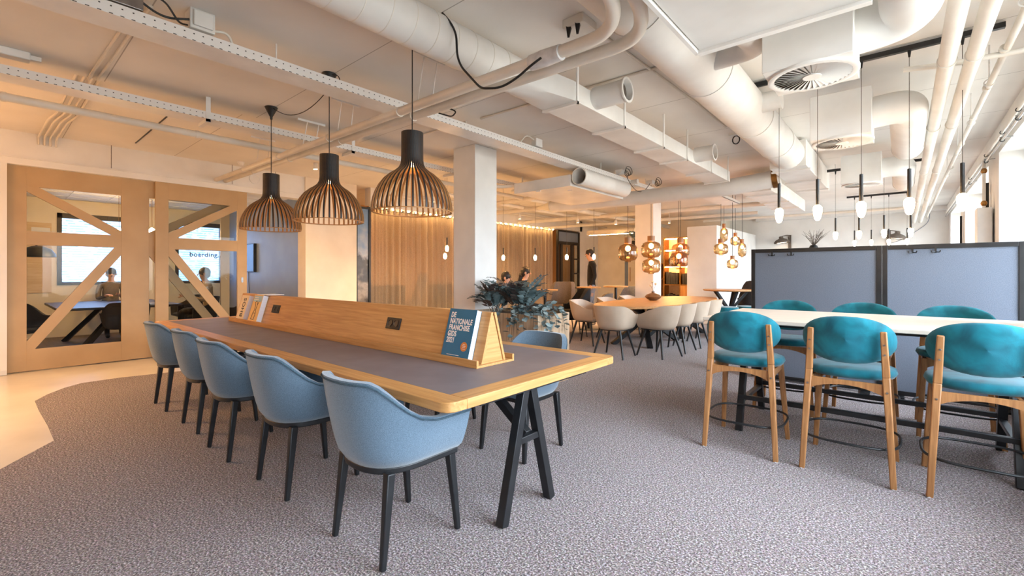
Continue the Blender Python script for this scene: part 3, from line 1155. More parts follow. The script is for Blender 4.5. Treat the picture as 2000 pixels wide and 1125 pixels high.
# ------------------------------------------------------------------ bar table with velvet stools
BX0, BX1, BY0, BY1, BZ = -1.25, 0.76, 3.86, 5.08, 0.94
t = thing('bar_table', 'high white oak bar table on a black steel frame with foot rails', 'table', ((BX0 + BX1) / 2, (BY0 + BY1) / 2, 0))
MB().box(BX0, BX1, BY0, BY1, BZ - 0.03, BZ).build('tabletop', MT['oak_light'], t, bevel=0.004)
MB().box(BX0 + 0.12, BX1 - 0.12, BY0 + 0.1, BY1 - 0.1, BZ - 0.055, BZ - 0.031).build('under_frame', MT['blackm'], t)
YBT = (BY0 + BY1) / 2
for x in (BX0 + 0.22, BX1 - 0.22):
    for s in (-1, 1):
        MB().beam((x, YBT + s * 0.12, BZ - 0.05), (x, YBT + s * 0.40, 0.0), 0.05, 0.05).build('leg', MT['blackm'], t, bevel=0.003)
    MB().box(x - 0.02, x + 0.02, YBT - 0.33, YBT + 0.33, 0.22, 0.25).build('crossbar', MT['blackm'], t, bevel=0.003)
for s in (-1, 1):
    MB().box(BX0 + 0.2, BX1 - 0.2, YBT + s * 0.33 - 0.02, YBT + s * 0.33 + 0.02, 0.25, 0.285).build('foot_rail', MT['blackm'], t, bevel=0.003)


def oval_back(m):
    rx, rz, th, zc, yc = 0.25, 0.152, 0.05, 0.872, -0.245
    prof = [(0.0, -0.5), (0.7, -0.5), (0.93, -0.36), (1.0, 0.0), (0.93, 0.36), (0.7, 0.5), (0.0, 0.5)]
    n = 36
    V, F = [], []
    for r, q in prof:
        for k in range(n):
            a = 2 * PI * k / n
            e = 2 / 2.3
            x = rx * r * math.copysign(abs(math.cos(a)) ** e, math.cos(a))
            z = rz * r * math.copysign(abs(math.sin(a)) ** e, math.sin(a))
            y = yc + th * q + 1.5 * x * x - 0.16 * z
            V.append((x, y, zc + z))
    for j in range(len(prof) - 1):
        for k in range(n):
            l = (k + 1) % n
            F.append((j * n + k, j * n + l, (j + 1) * n + l, (j + 1) * n + k))
    m.add(V, F)


def make_stool(label, group):
    c = thing('bar_stool', label, 'bar stool', (0, 0, 0), 0, group)
    m = MB()
    oval_back(m)
    m.build('backrest', MT['teal'], c, angle=60)
    m = MB()
    pad(m, 0.25, 0.235, 0.07, 0.615, n=36, c=(0, 0.02), p=2.4)
    m.build('seat', MT['teal'], c, angle=60)
    for sx in (-1, 1):
        pts = [(sx * 0.235, -0.275, 0.0), (sx * 0.20, -0.235, 0.66), (sx * 0.187, -0.262, 0.94)]
        m = MB()
        m.beam(pts[0], pts[1], 0.032, 0.03, 0.04, 0.045, up=(0, 1, 0))
        m.beam(pts[1], pts[2], 0.04, 0.045, 0.034, 0.024, up=(0, 1, 0))
        lg = m.build('leg', MT['stoolwood'], c, bevel=0.006)
        for z in (0.86, 0.80, 0.57):
            k = (z - 0.66) / 0.28
            x = 0.20 - 0.013 * max(0, k) + (0.66 - min(z, 0.66)) * 0.053
            y = -0.235 - 0.027 * max(0, k) - (0.66 - min(z, 0.66)) * 0.06 - 0.0235
            MB().lathe([(0, 0), (0.006, 0), (0.006, 0.003), (0, 0.004)], 10, M=Matrix.Translation((sx * x, y, z)) @ Matrix.Rotation(R(90), 4, 'X')).build('screw', MT['chrome'], lg)
        m = MB()
        m.beam((sx * 0.235, 0.275, 0.0), (sx * 0.195, 0.19, 0.615), 0.03, 0.03, 0.04, 0.042, up=(0, 1, 0))
        m.build('leg', MT['stoolwood'], c, bevel=0.006)
        m = MB()
        m.beam((sx * 0.198, -0.22, 0.585), (sx * 0.195, 0.19, 0.585), 0.024, 0.05)
        m.build('side_rail', MT['stoolwood'], c, bevel=0.003)
        m = MB()
        m.lathe([(0, 0), (0.015, 0), (0.015, 0.006), (0, 0.006)], 12, c=(sx * 0.235, -0.275, 0))
        m.lathe([(0, 0), (0.015, 0), (0.015, 0.006), (0, 0.006)], 12, c=(sx * 0.235, 0.275, 0))
        m.build('glide', MT['white'], c)
    for y, s in ((-0.235, 1), (0.19, -1)):
        n = 12
        up = [(-0.195 + 0.39 * i / n, 0.613) for i in range(n + 1)]
        dn = [(-0.195 + 0.39 * i / n, 0.535 + 0.05 * math.sin(PI * i / n) ** 0.7) for i in range(n + 1)]
        M = Matrix(((1, 0, 0, 0), (0, 0, 1, 0), (0, 1, 0, 0), (0, 0, 0, 1)))
        m = MB()
        for i in range(n):
            m.prism([dn[i], dn[i + 1], up[i + 1], up[i]][::-1], y - 0.012, y + 0.012, M)
        m.build('apron', MT['stoolwood'], c)
    loop = []
    for k in range(40):
        a = 2 * PI * k / 40
        e = 2 / 3.2
        loop.append((0.262 * math.copysign(abs(math.cos(a)) ** e, math.cos(a)), 0.268 * math.copysign(abs(math.sin(a)) ** e, math.sin(a)), 0.215))
    MB().tube(loop, 0.008, 8, closed=True).build('foot_ring', MT['blackm'], c)
    return c


G = 'teal velvet bar stools'
st = make_stool('teal velvet bar stool on the near side, left end of the bar table', G)
st.location = (-0.91, 3.82, 0)
st.rotation_euler = (0, 0, R(2))
for x, y, rz, lab in ((-0.275, 3.84, R(-1), 'teal velvet bar stool on the near side, middle of three'),
                      (0.345, 3.86, R(1), 'teal velvet bar stool on the near side, cut by the right picture edge'),
                      (-0.87, 5.12, PI + R(3), 'teal velvet bar stool facing us, left end, before the grey screen'),
                      (-0.29, 5.12, PI - R(2), 'teal velvet bar stool facing us, middle of the far side'),
                      (0.325, 5.12, PI, 'teal velvet bar stool facing us, right end, before the bluer screen')):
    dup(st, (x, y, 0), rz, lab, G)

# ------------------------------------------------------------------ felt screens behind the bar table


def felt_screen(x0, x1, y, label, hooks):
    t_ = thing('room_divider', label, 'divider', ((x0 + x1) / 2, y, 0), 0, 'felt room dividers')
    z0, z1, w = 0.02, 1.592, 0.045
    MB().box(x0 + w, x1 - w, y + 0.012, y + 0.04, z0 + w, z1 - w).build('felt_panel', MT['screen'], t_)
    for a, b, c, d in ((x0, x0 + w, z0, z1), (x1 - w, x1, z0, z1), (x0 + w, x1 - w, z1 - w, z1), (x0 + w, x1 - w, z0, z0 + w)):
        MB().box(a, b, y, y + 0.05, c, d).build('frame_bar', MT['blackm'], t_, bevel=0.003)
    MB().box(x0 + 0.1, x0 + 0.18, y - 0.12, y + 0.17, 0.0, 0.02).build('foot', MT['blackm'], t_)
    MB().box(x1 - 0.18, x1 - 0.1, y - 0.12, y + 0.17, 0.0, 0.02).build('foot', MT['blackm'], t_)
    for hx in hooks:
        m = MB()
        m.box(hx - 0.008, hx + 0.008, y - 0.006, y, z1 - 0.09, z1 - 0.03)
        for s in (-1, 1):
            m.tube(arc_pts([(hx, y - 0.006, z1 - 0.08), (hx + s * 0.03, y - 0.035, z1 - 0.085), (hx + s * 0.034, y - 0.04, z1 - 0.065)], 0.015), 0.005, 6)
        m.build('coat_hook', MT['blackm'], t_)


felt_screen(-1.44, -0.174, 6.25, 'grey felt room divider with black frame and two hooks, left of the pair', (-1.21, -1.01))
felt_screen(-0.172, 0.855, 6.25, 'bluish felt room divider with black frame and hooks, by the windows', (0.07, 0.245))

tag(MB().box(-1.3, -0.3, 6.42, 6.8, 0.0, 1.575).build('tall_cabinet', MT['darkwood'], bevel=0.004), 'dark cabinet hidden behind the left felt divider', 'cabinet')
vt = thing('branch_vase', 'small vase of bare dry branches peeking over the felt divider', 'vase', (-0.83, 6.6, 1.575))
MB().lathe([(0, 0), (0.04, 0), (0.05, 0.03), (0.035, 0.06), (0.025, 0.065), (0.0, 0.065)], 18).build('vase_body', MT['rubber'], vt, local=True)
random.seed(5)
for i in range(26):
    a, l, sp = random.uniform(0, 2 * PI), random.uniform(0.10, 0.22), random.uniform(0.3, 1.0)
    p0 = Vector((0, 0, 0.05))
    p1 = p0 + Vector((math.cos(a) * l * sp * 0.5, math.sin(a) * l * sp * 0.5, l * 0.55))
    p2 = p1 + Vector((math.cos(a + 0.4) * l * sp * 0.5, math.sin(a + 0.4) * l * sp * 0.5, l * 0.4))
    m = MB().tube([p0, p1, p2], [0.003, 0.0022, 0.001], 5)
    m.tube([p1, p1 + Vector((math.cos(a - 0.9) * l * 0.3, math.sin(a - 0.9) * l * 0.3, l * 0.25))], [0.002, 0.001], 4)
    m.build('twig', MT['twig'], vt, local=True)

# ------------------------------------------------------------------ oval table with beige shell chairs
OX, OY, ORX, ORY, OZ = -3.66, 8.85, 0.74, 2.1, 0.75
t = thing('oval_table', 'large oval oak table on a black crossed steel base', 'table', (OX, OY, 0))
pl = []
for k in range(64):
    a = 2 * PI * k / 64
    e = 2 / 2.7
    pl.append((OX + ORX * math.copysign(abs(math.cos(a)) ** e, math.cos(a)), OY + ORY * math.copysign(abs(math.sin(a)) ** e, math.sin(a))))
MB().prism(pl, OZ - 0.04, OZ).build('tabletop', MT['oak_y'], t, bevel=0.006)
MB().box(OX - 0.3, OX + 0.3, OY - 1.3, OY + 1.3, OZ - 0.075, OZ - 0.041).build('under_frame', MT['blackm'], t)
for y in (OY - 0.75, OY + 0.75):
    for sx in (-1, 1):
        for sy in (-1, 1):
            MB().beam((OX - sx * 0.2, y - sy * 0.2, OZ - 0.06), (OX + sx * 0.36, y + sy * 0.62, 0.0), 0.09, 0.07).build('leg', MT['blackm'], t)


def make_tub(label, group):
    c = thing('shell_chair', label, 'chair', (0, 0, 0), 0, group)
    m = MB()
    rim, bot = shell(m, 0.60, 0.31, 0.25, 0.42, 0.2, 0.22, 0.43, 0.80, 0.655, 0.014, lo=0.3, hi=0.9)
    m.build('shell', MT['beige'], c, angle=60)
    m = MB()
    pad(m, 0.215, 0.21, 0.04, 0.435, c=(0, 0.0))
    m.build('seat_pad', MT['beige'], c, angle=60)
    MB().prism([(x * 0.93, y * 0.93) for x, y, z in bot[::-1]], 0.412, 0.431).build('base_frame', MT['blackm'], c)
    for sx in (-1, 1):
        for y0, y1 in ((0.15, 0.245), (-0.13, -0.235)):
            MB().tube([(sx * 0.15, y0, 0.42), (sx * 0.245, y1, 0.0)], [0.02, 0.014], 10).build('leg', MT['blackm'], c)
    return c


G = 'beige shell chairs around the oval table'
sc = make_tub('beige shell chair at the near head of the oval table, back to us', G)
sc.location = (-3.42, 6.42, 0)
sc.rotation_euler = (0, 0, R(4))
for x, y, rz, lab in ((-2.9, 6.92, R(76), 'nearest beige shell chair on the window side of the oval table'),
                      (-2.88, 7.58, R(90), 'second beige shell chair on the window side of the oval table'),
                      (-2.88, 8.28, R(92), 'third beige shell chair on the window side of the oval table'),
                      (-2.88, 8.98, R(90), 'farthest beige shell chair on the window side of the oval table'),
                      (-4.42, 7.25, R(-84), 'beige shell chair on the oval table far side, nearest the camera'),
                      (-4.45, 8.3, R(-90), 'beige shell chair on the oval table far side, second along'),
                      (-4.45, 9.25, R(-90), 'beige shell chair on the oval table far side, in front of the column')):
    dup(sc, (x, y, 0), rz, lab, G)

vt = thing('ribbed_vase', 'low brown ribbed vase with a few dried flowers on the oval table', 'vase', (-3.80, 8.75, OZ))
m = MB()
prof = [(0.0, 0.0), (0.06, 0.0), (0.12, 0.035), (0.155, 0.075), (0.12, 0.115), (0.06, 0.14), (0.03, 0.15), (0.028, 0.175), (0.034, 0.18), (0.0, 0.178)]
m.lathe(prof, 40)
m.v = [(x * (1 + (0.05 if i % 2 else 0)), y * (1 + (0.05 if i % 2 else 0)), z) for i, (x, y, z) in enumerate(m.v)]
m.build('vase_body', MT['bronze'], vt, local=True)
for i, (a, l) in enumerate(((0.3, 0.16), (2.2, 0.2), (4.0, 0.13))):
    q = (math.cos(a) * 0.05, math.sin(a) * 0.05, 0.17 + l)
    m = MB().tube([(0, 0, 0.17), q], 0.0025, 5)
    fl = m.build('flower_stem', MT['twig'], vt, local=True)
    MB().ball(q, 0.028, 0.028, 0.022, 8, 5).build('flower_head', MT['bookcream'], fl)

# ------------------------------------------------------------------ round high table and poufs beyond
RX, RY, RZt = -2.95, 10.9, 0.93
t = thing('round_table', 'high round oak table with splayed black legs beside the felt divider', 'table', (RX, RY, 0))
MB().lathe([(0, RZt - 0.035), (0.52, RZt - 0.035), (0.55, RZt - 0.02), (0.55, RZt), (0, RZt)], 40, c=(RX, RY, 0)).build('tabletop', MT['oak_y'], t)
for k in range(5):
    a = R(20 + 72 * k)
    c_, s_ = math.cos(a), math.sin(a)
    MB().beam((RX + c_ * 0.36, RY + s_ * 0.36, RZt - 0.04), (RX + c_ * 0.03, RY + s_ * 0.03, 0.48), 0.06, 0.05).build('leg', MT['blackm'], t)
MB().lathe([(0, 0.0), (0.3, 0.0), (0.3, 0.02), (0.06, 0.03), (0.05, 0.5), (0, 0.5)], 20, c=(RX, RY, 0)).build('pedestal', MT['blackm'], t)


def pouf(x, y, r, h, lab):
    t_ = thing('pouf', lab, 'pouf', (x, y, 0), 0, 'teal poufs by the round table')
    MB().lathe([(0, 0.05), (r * 0.96, 0.05), (r, 0.1), (r, h - 0.05), (r * 0.94, h), (0, h + 0.01)], 28).build('cushion', MT['teal'], t_, local=True)
    MB().lathe([(0, 0), (r * 0.85, 0), (r * 0.85, 0.05), (0, 0.05)], 24).build('plinth', MT['rubber'], t_, local=True)


pouf(-2.68, 9.72, 0.22, 0.62, 'round teal pouf left of the high round table')
pouf(-2.4, 10.2, 0.22, 0.62, 'round teal pouf half hidden by the felt divider')


def lounge(name, lab, x, y, rz, mat, w=0.7, hs=0.42, hb=0.85, cat='armchair'):
    t_ = thing(name, lab, cat, (x, y, 0), rz)
    m = MB()
    pad(m, w / 2, 0.33, 0.2, hs - 0.2, n=28, p=3.5)
    m.build('seat', mat, t_, local=True, angle=60)
    m = MB()
    shell(m, w, 0.38, 0.1, w * 0.92, 0.34, 0.1, hs - 0.18, hb, hs + 0.1, 0.08, nv=6, nu=24)
    m.build('back', mat, t_, local=True, angle=60)
    for sx in (-1, 1):
        for sy in (-1, 1):
            MB().tube([(sx * w * 0.3, sy * 0.2, hs - 0.19), (sx * w * 0.36, sy * 0.25, 0)], [0.014, 0.01], 8).build('leg', MT['blackm'], t_, local=True)
    return t_


lounge('lounge_chair', 'charcoal lounge chair partly behind the divider edge', -2.62, 11.9, R(30), MT['darkcloth'], 0.8, 0.6, 1.12)
lounge('lounge_chair', 'dark blue grey lounge chair beyond the high round table', -2.3, 12.9, R(20), MT['darkblue'], 0.8, 0.6, 1.1)
# ------------------------------------------------------------------ planter with plants
t = thing('planter', 'waist high veneered wooden planter box at the column', 'planter', (-3.66, 4.36, 0))
px0, px1, py0, py1, pz = -4.22, -3.1, 4.05, 4.68, 0.82
for a, b, c, d in ((px0, px1, py0, py0 + 0.02), (px0, px1, py1 - 0.02, py1), (px0, px0 + 0.02, py0 + 0.02, py1 - 0.02), (px1 - 0.02, px1, py0 + 0.02, py1 - 0.02)):
    MB().box(a, b, c, d, 0.0, pz).build('side_panel', MT['planter'], t, bevel=0.002)
MB().box(px0 + 0.02, px1 - 0.02, py0 + 0.02, py1 - 0.02, 0.6, pz - 0.04).build('soil', MT['soil'], t)


def frond(base, az, length, bend, nl, ll, lw, rnd, tilt=0.0):
    """arched stem with paired leaflets"""
    m = MB()
    P = []
    d = Vector((math.cos(az), math.sin(az), 0))
    n = 12
    for i in range(n + 1):
        s = i / n
        a = R(82) - bend * s * s - tilt
        if i == 0:
            P.append(Vector(base))
        else:
            P.append(P[-1] + (d * math.cos(a) + Vector((0, 0, 1)) * math.sin(a)) * (length / n))
    m.tube(P, [0.0045 * (1 - 0.7 * i / n) for i in range(n + 1)], 5)
    side0 = d.cross(Vector((0, 0, 1))).normalized()
    for k in range(nl):
        s = 0.3 + 0.68 * k / (nl - 1)
        f = s * n
        i = min(n - 1, int(f))
        p = P[i].lerp(P[i + 1], f - i)
        tg = (P[i + 1] - P[i]).normalized()
        sc_ = math.sin(PI * min(1, 0.12 + 0.86 * (k + 1) / nl)) ** 0.6
        for sg in (-1, 1):
            sd = (side0 * sg + tg * 0.75 + Vector((0, 0, rnd.uniform(-0.25, 0.2)))).normalized()
            nm = sd.cross(tg).normalized()
            wd = nm.cross(sd).normalized()
            L, W = ll * sc_, lw * sc_
            b = len(m.v)
            m.v += [tuple(p), tuple(p + sd * L * 0.45 + wd * W + nm * 0.004), tuple(p + sd * L * 0.5 - nm * 0.006 * sg), tuple(p + sd * L * 0.45 - wd * W + nm * 0.004), tuple(p + sd * L)]
            m.f += [(b, b + 1, b + 2), (b, b + 2, b + 3), (b + 1, b + 4, b + 2), (b + 2, b + 4, b + 3)]
            m.m += [0, 0, 0, 0]
    return m


rnd = random.Random(11)
for nm, lab, cx, cy, cnt, mats, hl in (('fern', 'leafy grey green fern in the left part of the planter', -3.9, 4.24, 22, ('leafpale', 'leafgrey', 'leafbrown'), 0.50),
                                       ('fern', 'tall dark blue green fern in the middle of the planter', -3.58, 4.34, 20, ('leafgrey', 'leafgrey', 'leafbrown'), 0.58)):
    t = thing(nm, lab, 'plant', (cx, cy, pz - 0.04))
    for i in range(cnt):
        az = 2 * PI * i / cnt + rnd.uniform(-0.2, 0.2)
        m = frond((rnd.uniform(-0.06, 0.06), rnd.uniform(-0.06, 0.06), 0.0), az, hl * rnd.uniform(0.75, 1.2), R(rnd.uniform(15, 95)), 10, 0.14, 0.031, rnd, R(rnd.uniform(0, 26)))
        m.build('frond', MT[mats[i % 3]], t, local=True, angle=80)


def leaf_mesh(name, mat, L, W):
    V = [(0, 0, 0), (L * 0.3, W * 0.8, 0.004), (L * 0.62, W, 0.004), (L, 0, -0.006), (L * 0.62, -W, 0.004), (L * 0.3, -W * 0.8, 0.004), (L * 0.5, 0, -0.004)]
    m = MB()
    m.v, m.f, m.m = V, [(0, 6, 1), (1, 6, 2), (2, 6, 3), (3, 6, 4), (4, 6, 5), (5, 6, 0)], [0] * 6
    return m.mesh(name, mat, 80)


LM = [leaf_mesh('leaf', MT['leafpale'], 0.085, 0.034), leaf_mesh('leaf', MT['leafgrey'], 0.076, 0.031)]
t = thing('trailing_plant', 'trailing pale blue green plant spilling over the planter corner', 'plant', (-3.3, 4.2, pz - 0.04))
for i in range(13):
    a = R(-150 + 240 * i / 12)
    d = Vector((math.cos(a), math.sin(a), 0))
    p0 = Vector((rnd.uniform(-0.08, 0.06), rnd.uniform(-0.05, 0.05), 0.0))
    if d.y < -0.2:
        e = (-(4.2 - py0) - 0.03 - p0.y) / d.y
    else:
        e = (px1 + 3.3 + 0.03 - p0.x) / max(0.25, d.x) if d.x > 0.25 else 0.22
    e = min(e, 0.42)
    hang = rnd.uniform(0.1, 0.38) if (d.y < -0.2 or d.x > 0.25) else 0.0
    pts = [p0, p0 + d * e * 0.5 + Vector((0, 0, 0.12 + rnd.uniform(0, 0.06))), p0 + d * e + Vector((0, 0, 0.08))]
    if hang:
        pts += [p0 + d * (e + 0.03) + Vector((0, 0, -0.04)), p0 + d * (e + 0.035) + Vector((rnd.uniform(-0.03, 0.03), 0, -hang))]
    P = arc_pts(pts, 0.08, 5)
    v = MB().tube(P, 0.0025, 5).build('vine', MT['stem'], t, local=True)
    tot = len(P)
    for k in range(16):
        s = (k + 0.5) / 16 * (tot - 1)
        q = int(s)
        p = P[q].lerp(P[min(q + 1, tot - 1)], s - q)
        lf = place('leaf', LM[k % 2], v, local=True)
        lf.location = p
        lf.rotation_euler = (rnd.uniform(-0.7, 0.7), rnd.uniform(-0.5, 0.9), a + rnd.uniform(-1.6, 1.6))
        s_ = rnd.uniform(0.7, 1.15)
        lf.scale = (s_, s_, s_)

# ------------------------------------------------------------------ tube pendants on black rails
TUBE = MB().lathe([(0.0, 0.128), (0.011, 0.128), (0.0125, 0.13), (0.0125, 0.34), (0.004, 0.345), (0.0, 0.345)], 14).mesh('tube', MT['blackm'])
BULB = MB().lathe([(0.0, 0.0), (0.012, 0.003), (0.022, 0.018), (0.03, 0.06), (0.033, 0.09), (0.03, 0.112), (0.016, 0.127), (0.0, 0.13)], 16).mesh('bulb', MT['bulb'])


def tube_lamp(lab, x, y, zb, ztop, group):
    t_ = thing('tube_pendant_lamp', lab, 'pendant lamp', (x, y, zb), 0, group)
    place('tube', TUBE, t_, local=True)
    place('bulb', BULB, t_, local=True)
    MB().tube([(0, 0, 0.343), (0, 0, ztop - zb - 0.05)], 0.0022, 5).build('cord', MT['greycloth'], t_, local=True)
    MB().lathe([(0.0, ztop - zb - 0.06), (0.006, ztop - zb - 0.06), (0.012, ztop - zb - 0.012), (0.0, ztop - zb - 0.012)], 10).build('cord_grip', MT['rubber'], t_, local=True)


ORD = ['first', 'second', 'third', 'fourth', 'fifth']
for gi, (y, xs, zr, zb, x0, x1, where) in enumerate((
        (4.48, (-0.813, -0.536, -0.25, 0.033, 0.314), 2.96, 1.73, -1.05, 0.52, 'over the bar table'),
        (8.7, (-0.806, -0.512, -0.217, 0.08), 2.90, 1.815, -0.93, 0.2, 'on the middle rail behind the dividers'),
        (12.3, (-0.803, -0.517, -0.231, 0.058), 2.94, 1.875, -0.94, 0.09, 'on the farthest rail behind the dividers'))):
    r = thing('lamp_rail', 'black ceiling rail carrying tube pendants ' + where, 'lamp rail', ((x0 + x1) / 2, y, zr), 0, 'black lamp rails')
    MB().box(x0, x1, y - 0.018, y + 0.018, zr - 0.012, zr + 0.026).build('rail_profile', MT['blackm'], r, bevel=0.002)
    for x in (x0 + 0.12, x1 - 0.12):
        MB().tube([(x, y, zr + 0.026), (x, y, ZC)], 0.006, 6).build('rail_hanger', MT['white'], r)
    for i, x in enumerate(xs):
        tube_lamp('%s tube pendant with glowing bulb from the left, %s' % (ORD[i], where), x, y, zb, zr, 'tube pendants ' + where)

# ------------------------------------------------------------------ smoked glass pendants


def amber(lab, x, y, ztop, zg, zb, r, group):
    """cap from ztop to zg, glass from zg down to zb"""
    t_ = thing('glass_pendant_lamp', lab, 'pendant lamp', (x, y, zb), 0, group)
    h = zg - zb
    cap = max(0.035, r * 0.38)
    MB().lathe([(0.0, h), (cap, h), (cap, h + (ztop - zg)), (0.0, h + (ztop - zg))], 20).build('cap', MT['stoolwood'], t_, local=True)
    q = min(0.35, 0.35)
    prof = [(r * 0.3, 0.0), (r * 0.32, h * 0.06), (r * 0.75, h * 0.1), (r * 0.97, h * 0.24), (r, h * 0.4), (r * 0.98, h * 0.72), (r * 0.84, h * 0.87), (cap, h * 0.97), (cap, h)]
    MB().lathe(prof, 28).build('glass_shade', MT['amberglass'], t_, local=True, angle=60)
    br = min(0.045, r * 0.42)
    MB().ball((0, 0, h * 0.72), br, br, br * 1.15, 14, 8).build('bulb', MT['bulbamber'], t_, local=True)
    MB().tube([(0, 0, h + ztop - zg), (0, 0, ZC - zb)], 0.004, 6).build('cord', MT['rubber'], t_, local=True)


G1, G2 = 'smoked glass pendants over the oval table', 'smoked glass pendants over the round table'
amber('smoked barrel glass pendant alone at the left over the oval table', -3.67, 7.39, 1.92, 1.82, 1.49, 0.165, G1)
amber('upper smoked glass pendant of the stacked pair before the column', -3.53, 8.04, 1.98, 1.89, 1.56, 0.175, G1)
amber('lower smoked glass pendant of the stacked pair before the column', -3.70, 8.43, 1.66, 1.58, 1.28, 0.17, G1)
amber('upper smoked glass pendant of the right pair over the oval table', -3.49, 9.39, 2.02, 1.92, 1.60, 0.175, G1)
amber('lower brighter smoked glass pendant of the right pair over the oval table', -3.37, 8.98, 1.81, 1.73, 1.37, 0.17, G1)
amber('wide smoked glass pendant, lower left of the small cluster', -2.89, 10.05, 2.01, 1.92, 1.67, 0.14, G2)
amber('highest slim smoked glass pendant of the small cluster', -2.96, 10.51, 2.37, 2.28, 1.97, 0.08, G2)
amber('small round smoked glass pendant in the middle of the small cluster', -2.80, 10.78, 2.18, 2.10, 1.90, 0.10, G2)
amber('tall slim smoked glass pendant, rightmost of the small cluster', -2.58, 10.44, 2.01, 1.93, 1.63, 0.08, G2)
amber('lowest smoked glass pendant of the small cluster over the round table', -2.65, 9.99, 1.65, 1.58, 1.38, 0.105, G2)

# ------------------------------------------------------------------ wall lamps and cable on the far wall
for x, s, lab in ((-2.7, -1, 'grey metal wall lamp above the grey felt divider'), (-0.22, 1, 'grey metal wall lamp above the bluish felt divider')):
    y = YB
    t = thing('wall_lamp', lab, 'wall lamp', (x, y, 2.2), 0, 'grey wall lamps on the far wall')
    MB().box(x - s * 0.08 - 0.04, x - s * 0.08 + 0.04, y - 0.03, y, 2.05, 2.45).build('wall_plate', MT['greycloth'], t, bevel=0.003)
    MB().tube(arc_pts([(x - s * 0.08, y - 0.03, 2.36), (x - s * 0.08, y - 0.28, 2.44), (x + s * 0.08, y - 0.28, 2.40)], 0.08), 0.012, 8).build('arm', MT['greycloth'], t)
    M = Matrix.Translation((x + s * 0.08, y - 0.28, 2.2)) @ Matrix.Rotation(R(8 * s), 4, 'Y')
    MB().lathe([(0.21, 0.0), (0.2, 0.05), (0.15, 0.1), (0.06, 0.14), (0.05, 0.2), (0.0, 0.21)], 24, M=M).build('shade', MT['greycloth'], t)
    MB().lathe([(0.0, 0.01), (0.14, 0.012), (0.14, 0.03), (0.0, 0.03)], 20, M=M).build('diffuser', MT['lampglow'], t)
tag(MB().tube(arc_pts([(0.52, YB - 0.01, 2.9), (0.5, YB - 0.01, 2.6), (0.2, YB - 0.012, 2.35), (-0.1, YB - 0.012, 2.15), (-0.3, YB - 0.01, 2.1)], 0.2), 0.006, 6).build('wall_cable', MT['darkblue']),
    'thin dark cable looping down the far wall to a wall lamp', 'cable')
# ------------------------------------------------------------------ ceiling services
Z2 = (0, 0, 1)


def pipe(name, lab, cat, pts, r, mat, rad=0.15, n=14, group=None, collars=(), cmat=None):
    t_ = thing(name, lab, cat, pts[0], 0, group)
    P = arc_pts(pts, rad, 7)
    MB().tube(P, r, n).build('run', mat, t_)
    for (p, q) in collars:
        MB().tube([p, q], r + 0.006, n).build('collar', cmat or mat, t_)
    return t_


# cable trays: local frame with z from 0 to 0.065, holes come from the steel's material
for x, z, y0, y1, lab, ph in ((-3.42, 2.775, -1.2, 9.2, 'long perforated white cable tray passing in front of the column', 0),
                              (-5.10, 2.79, -1.2, 9.0, 'long perforated white cable tray nearer the sliding doors', 1)):
    t = thing('cable_tray', lab, 'cable tray', (x, 0, z), 0, 'perforated cable trays')
    w = 0.22
    MB().box(0, 0.003, y0, y1, 0, 0.068).build('side_flange', MT['tray'], t, local=True)
    MB().box(-w, -w + 0.003, y0, y1, 0, 0.068).build('side_flange', MT['tray'], t, local=True)
    MB().box(-w + 0.003, 0, y0, y1, 0, 0.003).build('tray_bottom', MT['white'], t, local=True)
    for k, yb in enumerate((0.02, 1.42, 2.95, 4.6, 6.2, 7.8)):
        m = MB()
        zc_ = ZC - z - 0.001
        if ph:
            m.box(0.004, 0.01, yb - 0.02, yb + 0.02, -0.03, zc_)
            m.box(-w - 0.01, 0.01, yb - 0.02, yb + 0.02, -0.034, -0.001)
        else:
            m.box(-w / 2 - 0.05, -w / 2 + 0.05, yb - 0.02, yb + 0.02, 0.004, 0.012)
            m.tube([(-w / 2, yb, 0.0), (-w / 2, yb, ZC - z - 0.001)], 0.006, 6)
        m.build('bracket', MT['white'], t, local=True)
    for k in range(3):
        MB().tube([(-0.05 - 0.045 * k, y0, 0.012), (-0.06 - 0.04 * k, (y0 + y1) / 2, 0.012), (-0.05 - 0.045 * k, y1, 0.012)], 0.008, 6).build('loose_cable', MT['pipe'], t, local=True)

pipe('heating_pipe', 'white pipe hung just below the tray by the sliding doors', 'pipe', [(-5.81, -1.0, 2.80), (-5.81, 9.2, 2.80)], 0.037, MT['pipe'],
     collars=[((-5.81, y, 2.80), (-5.81, y + 0.03, 2.80)) for y in (0.1, 1.5, 3.0, 4.7)])

# the two sloping pipes that cross the room and turn towards the camera


def zline(X):
    return 2.84 - (X + 8.5) * 0.31 / 6.94


def yline(X):
    return 2.52 - (X + 8.5) * 0.42 / 6.94


for yo, bend, lab in ((0.0, [(-1.12, 2.075, 2.515), (-0.955, 1.8, 2.51), (-0.925, -1.0, 2.52)], 'nearer cream pipe crossing the ceiling, then bending towards us'),
                      (0.135, [(-1.03, 2.21, 2.505), (-0.875, 1.9, 2.50), (-0.84, -1.0, 2.51)], 'farther cream pipe crossing the ceiling, then bending towards us')):
    pts = [(XL + 0.002, yline(XL) + yo, zline(XL)), (-5.0, yline(-5.0) + yo, zline(-5.0))] + bend
    pipe('drain_pipe', lab, 'pipe', pts, 0.034, MT['pipe'], rad=0.3,
         collars=[((x, yline(x) + yo, zline(x)), (x + 0.03, yline(x + 0.03) + yo, zline(x + 0.03))) for x in (-7.2, -5.8, -4.4, -3.1)])
tag(MB().tube([(-1.66, yline(-1.66), zline(-1.66)), (-1.56, yline(-1.56), zline(-1.56)), (-1.44, yline(-1.44), zline(-1.44))], [0.044, 0.048, 0.043], 14).build('pipe_wrap', MT['silver']),
    'crumpled silver tape wrapped round the nearer cream pipe', 'pipe insulation')
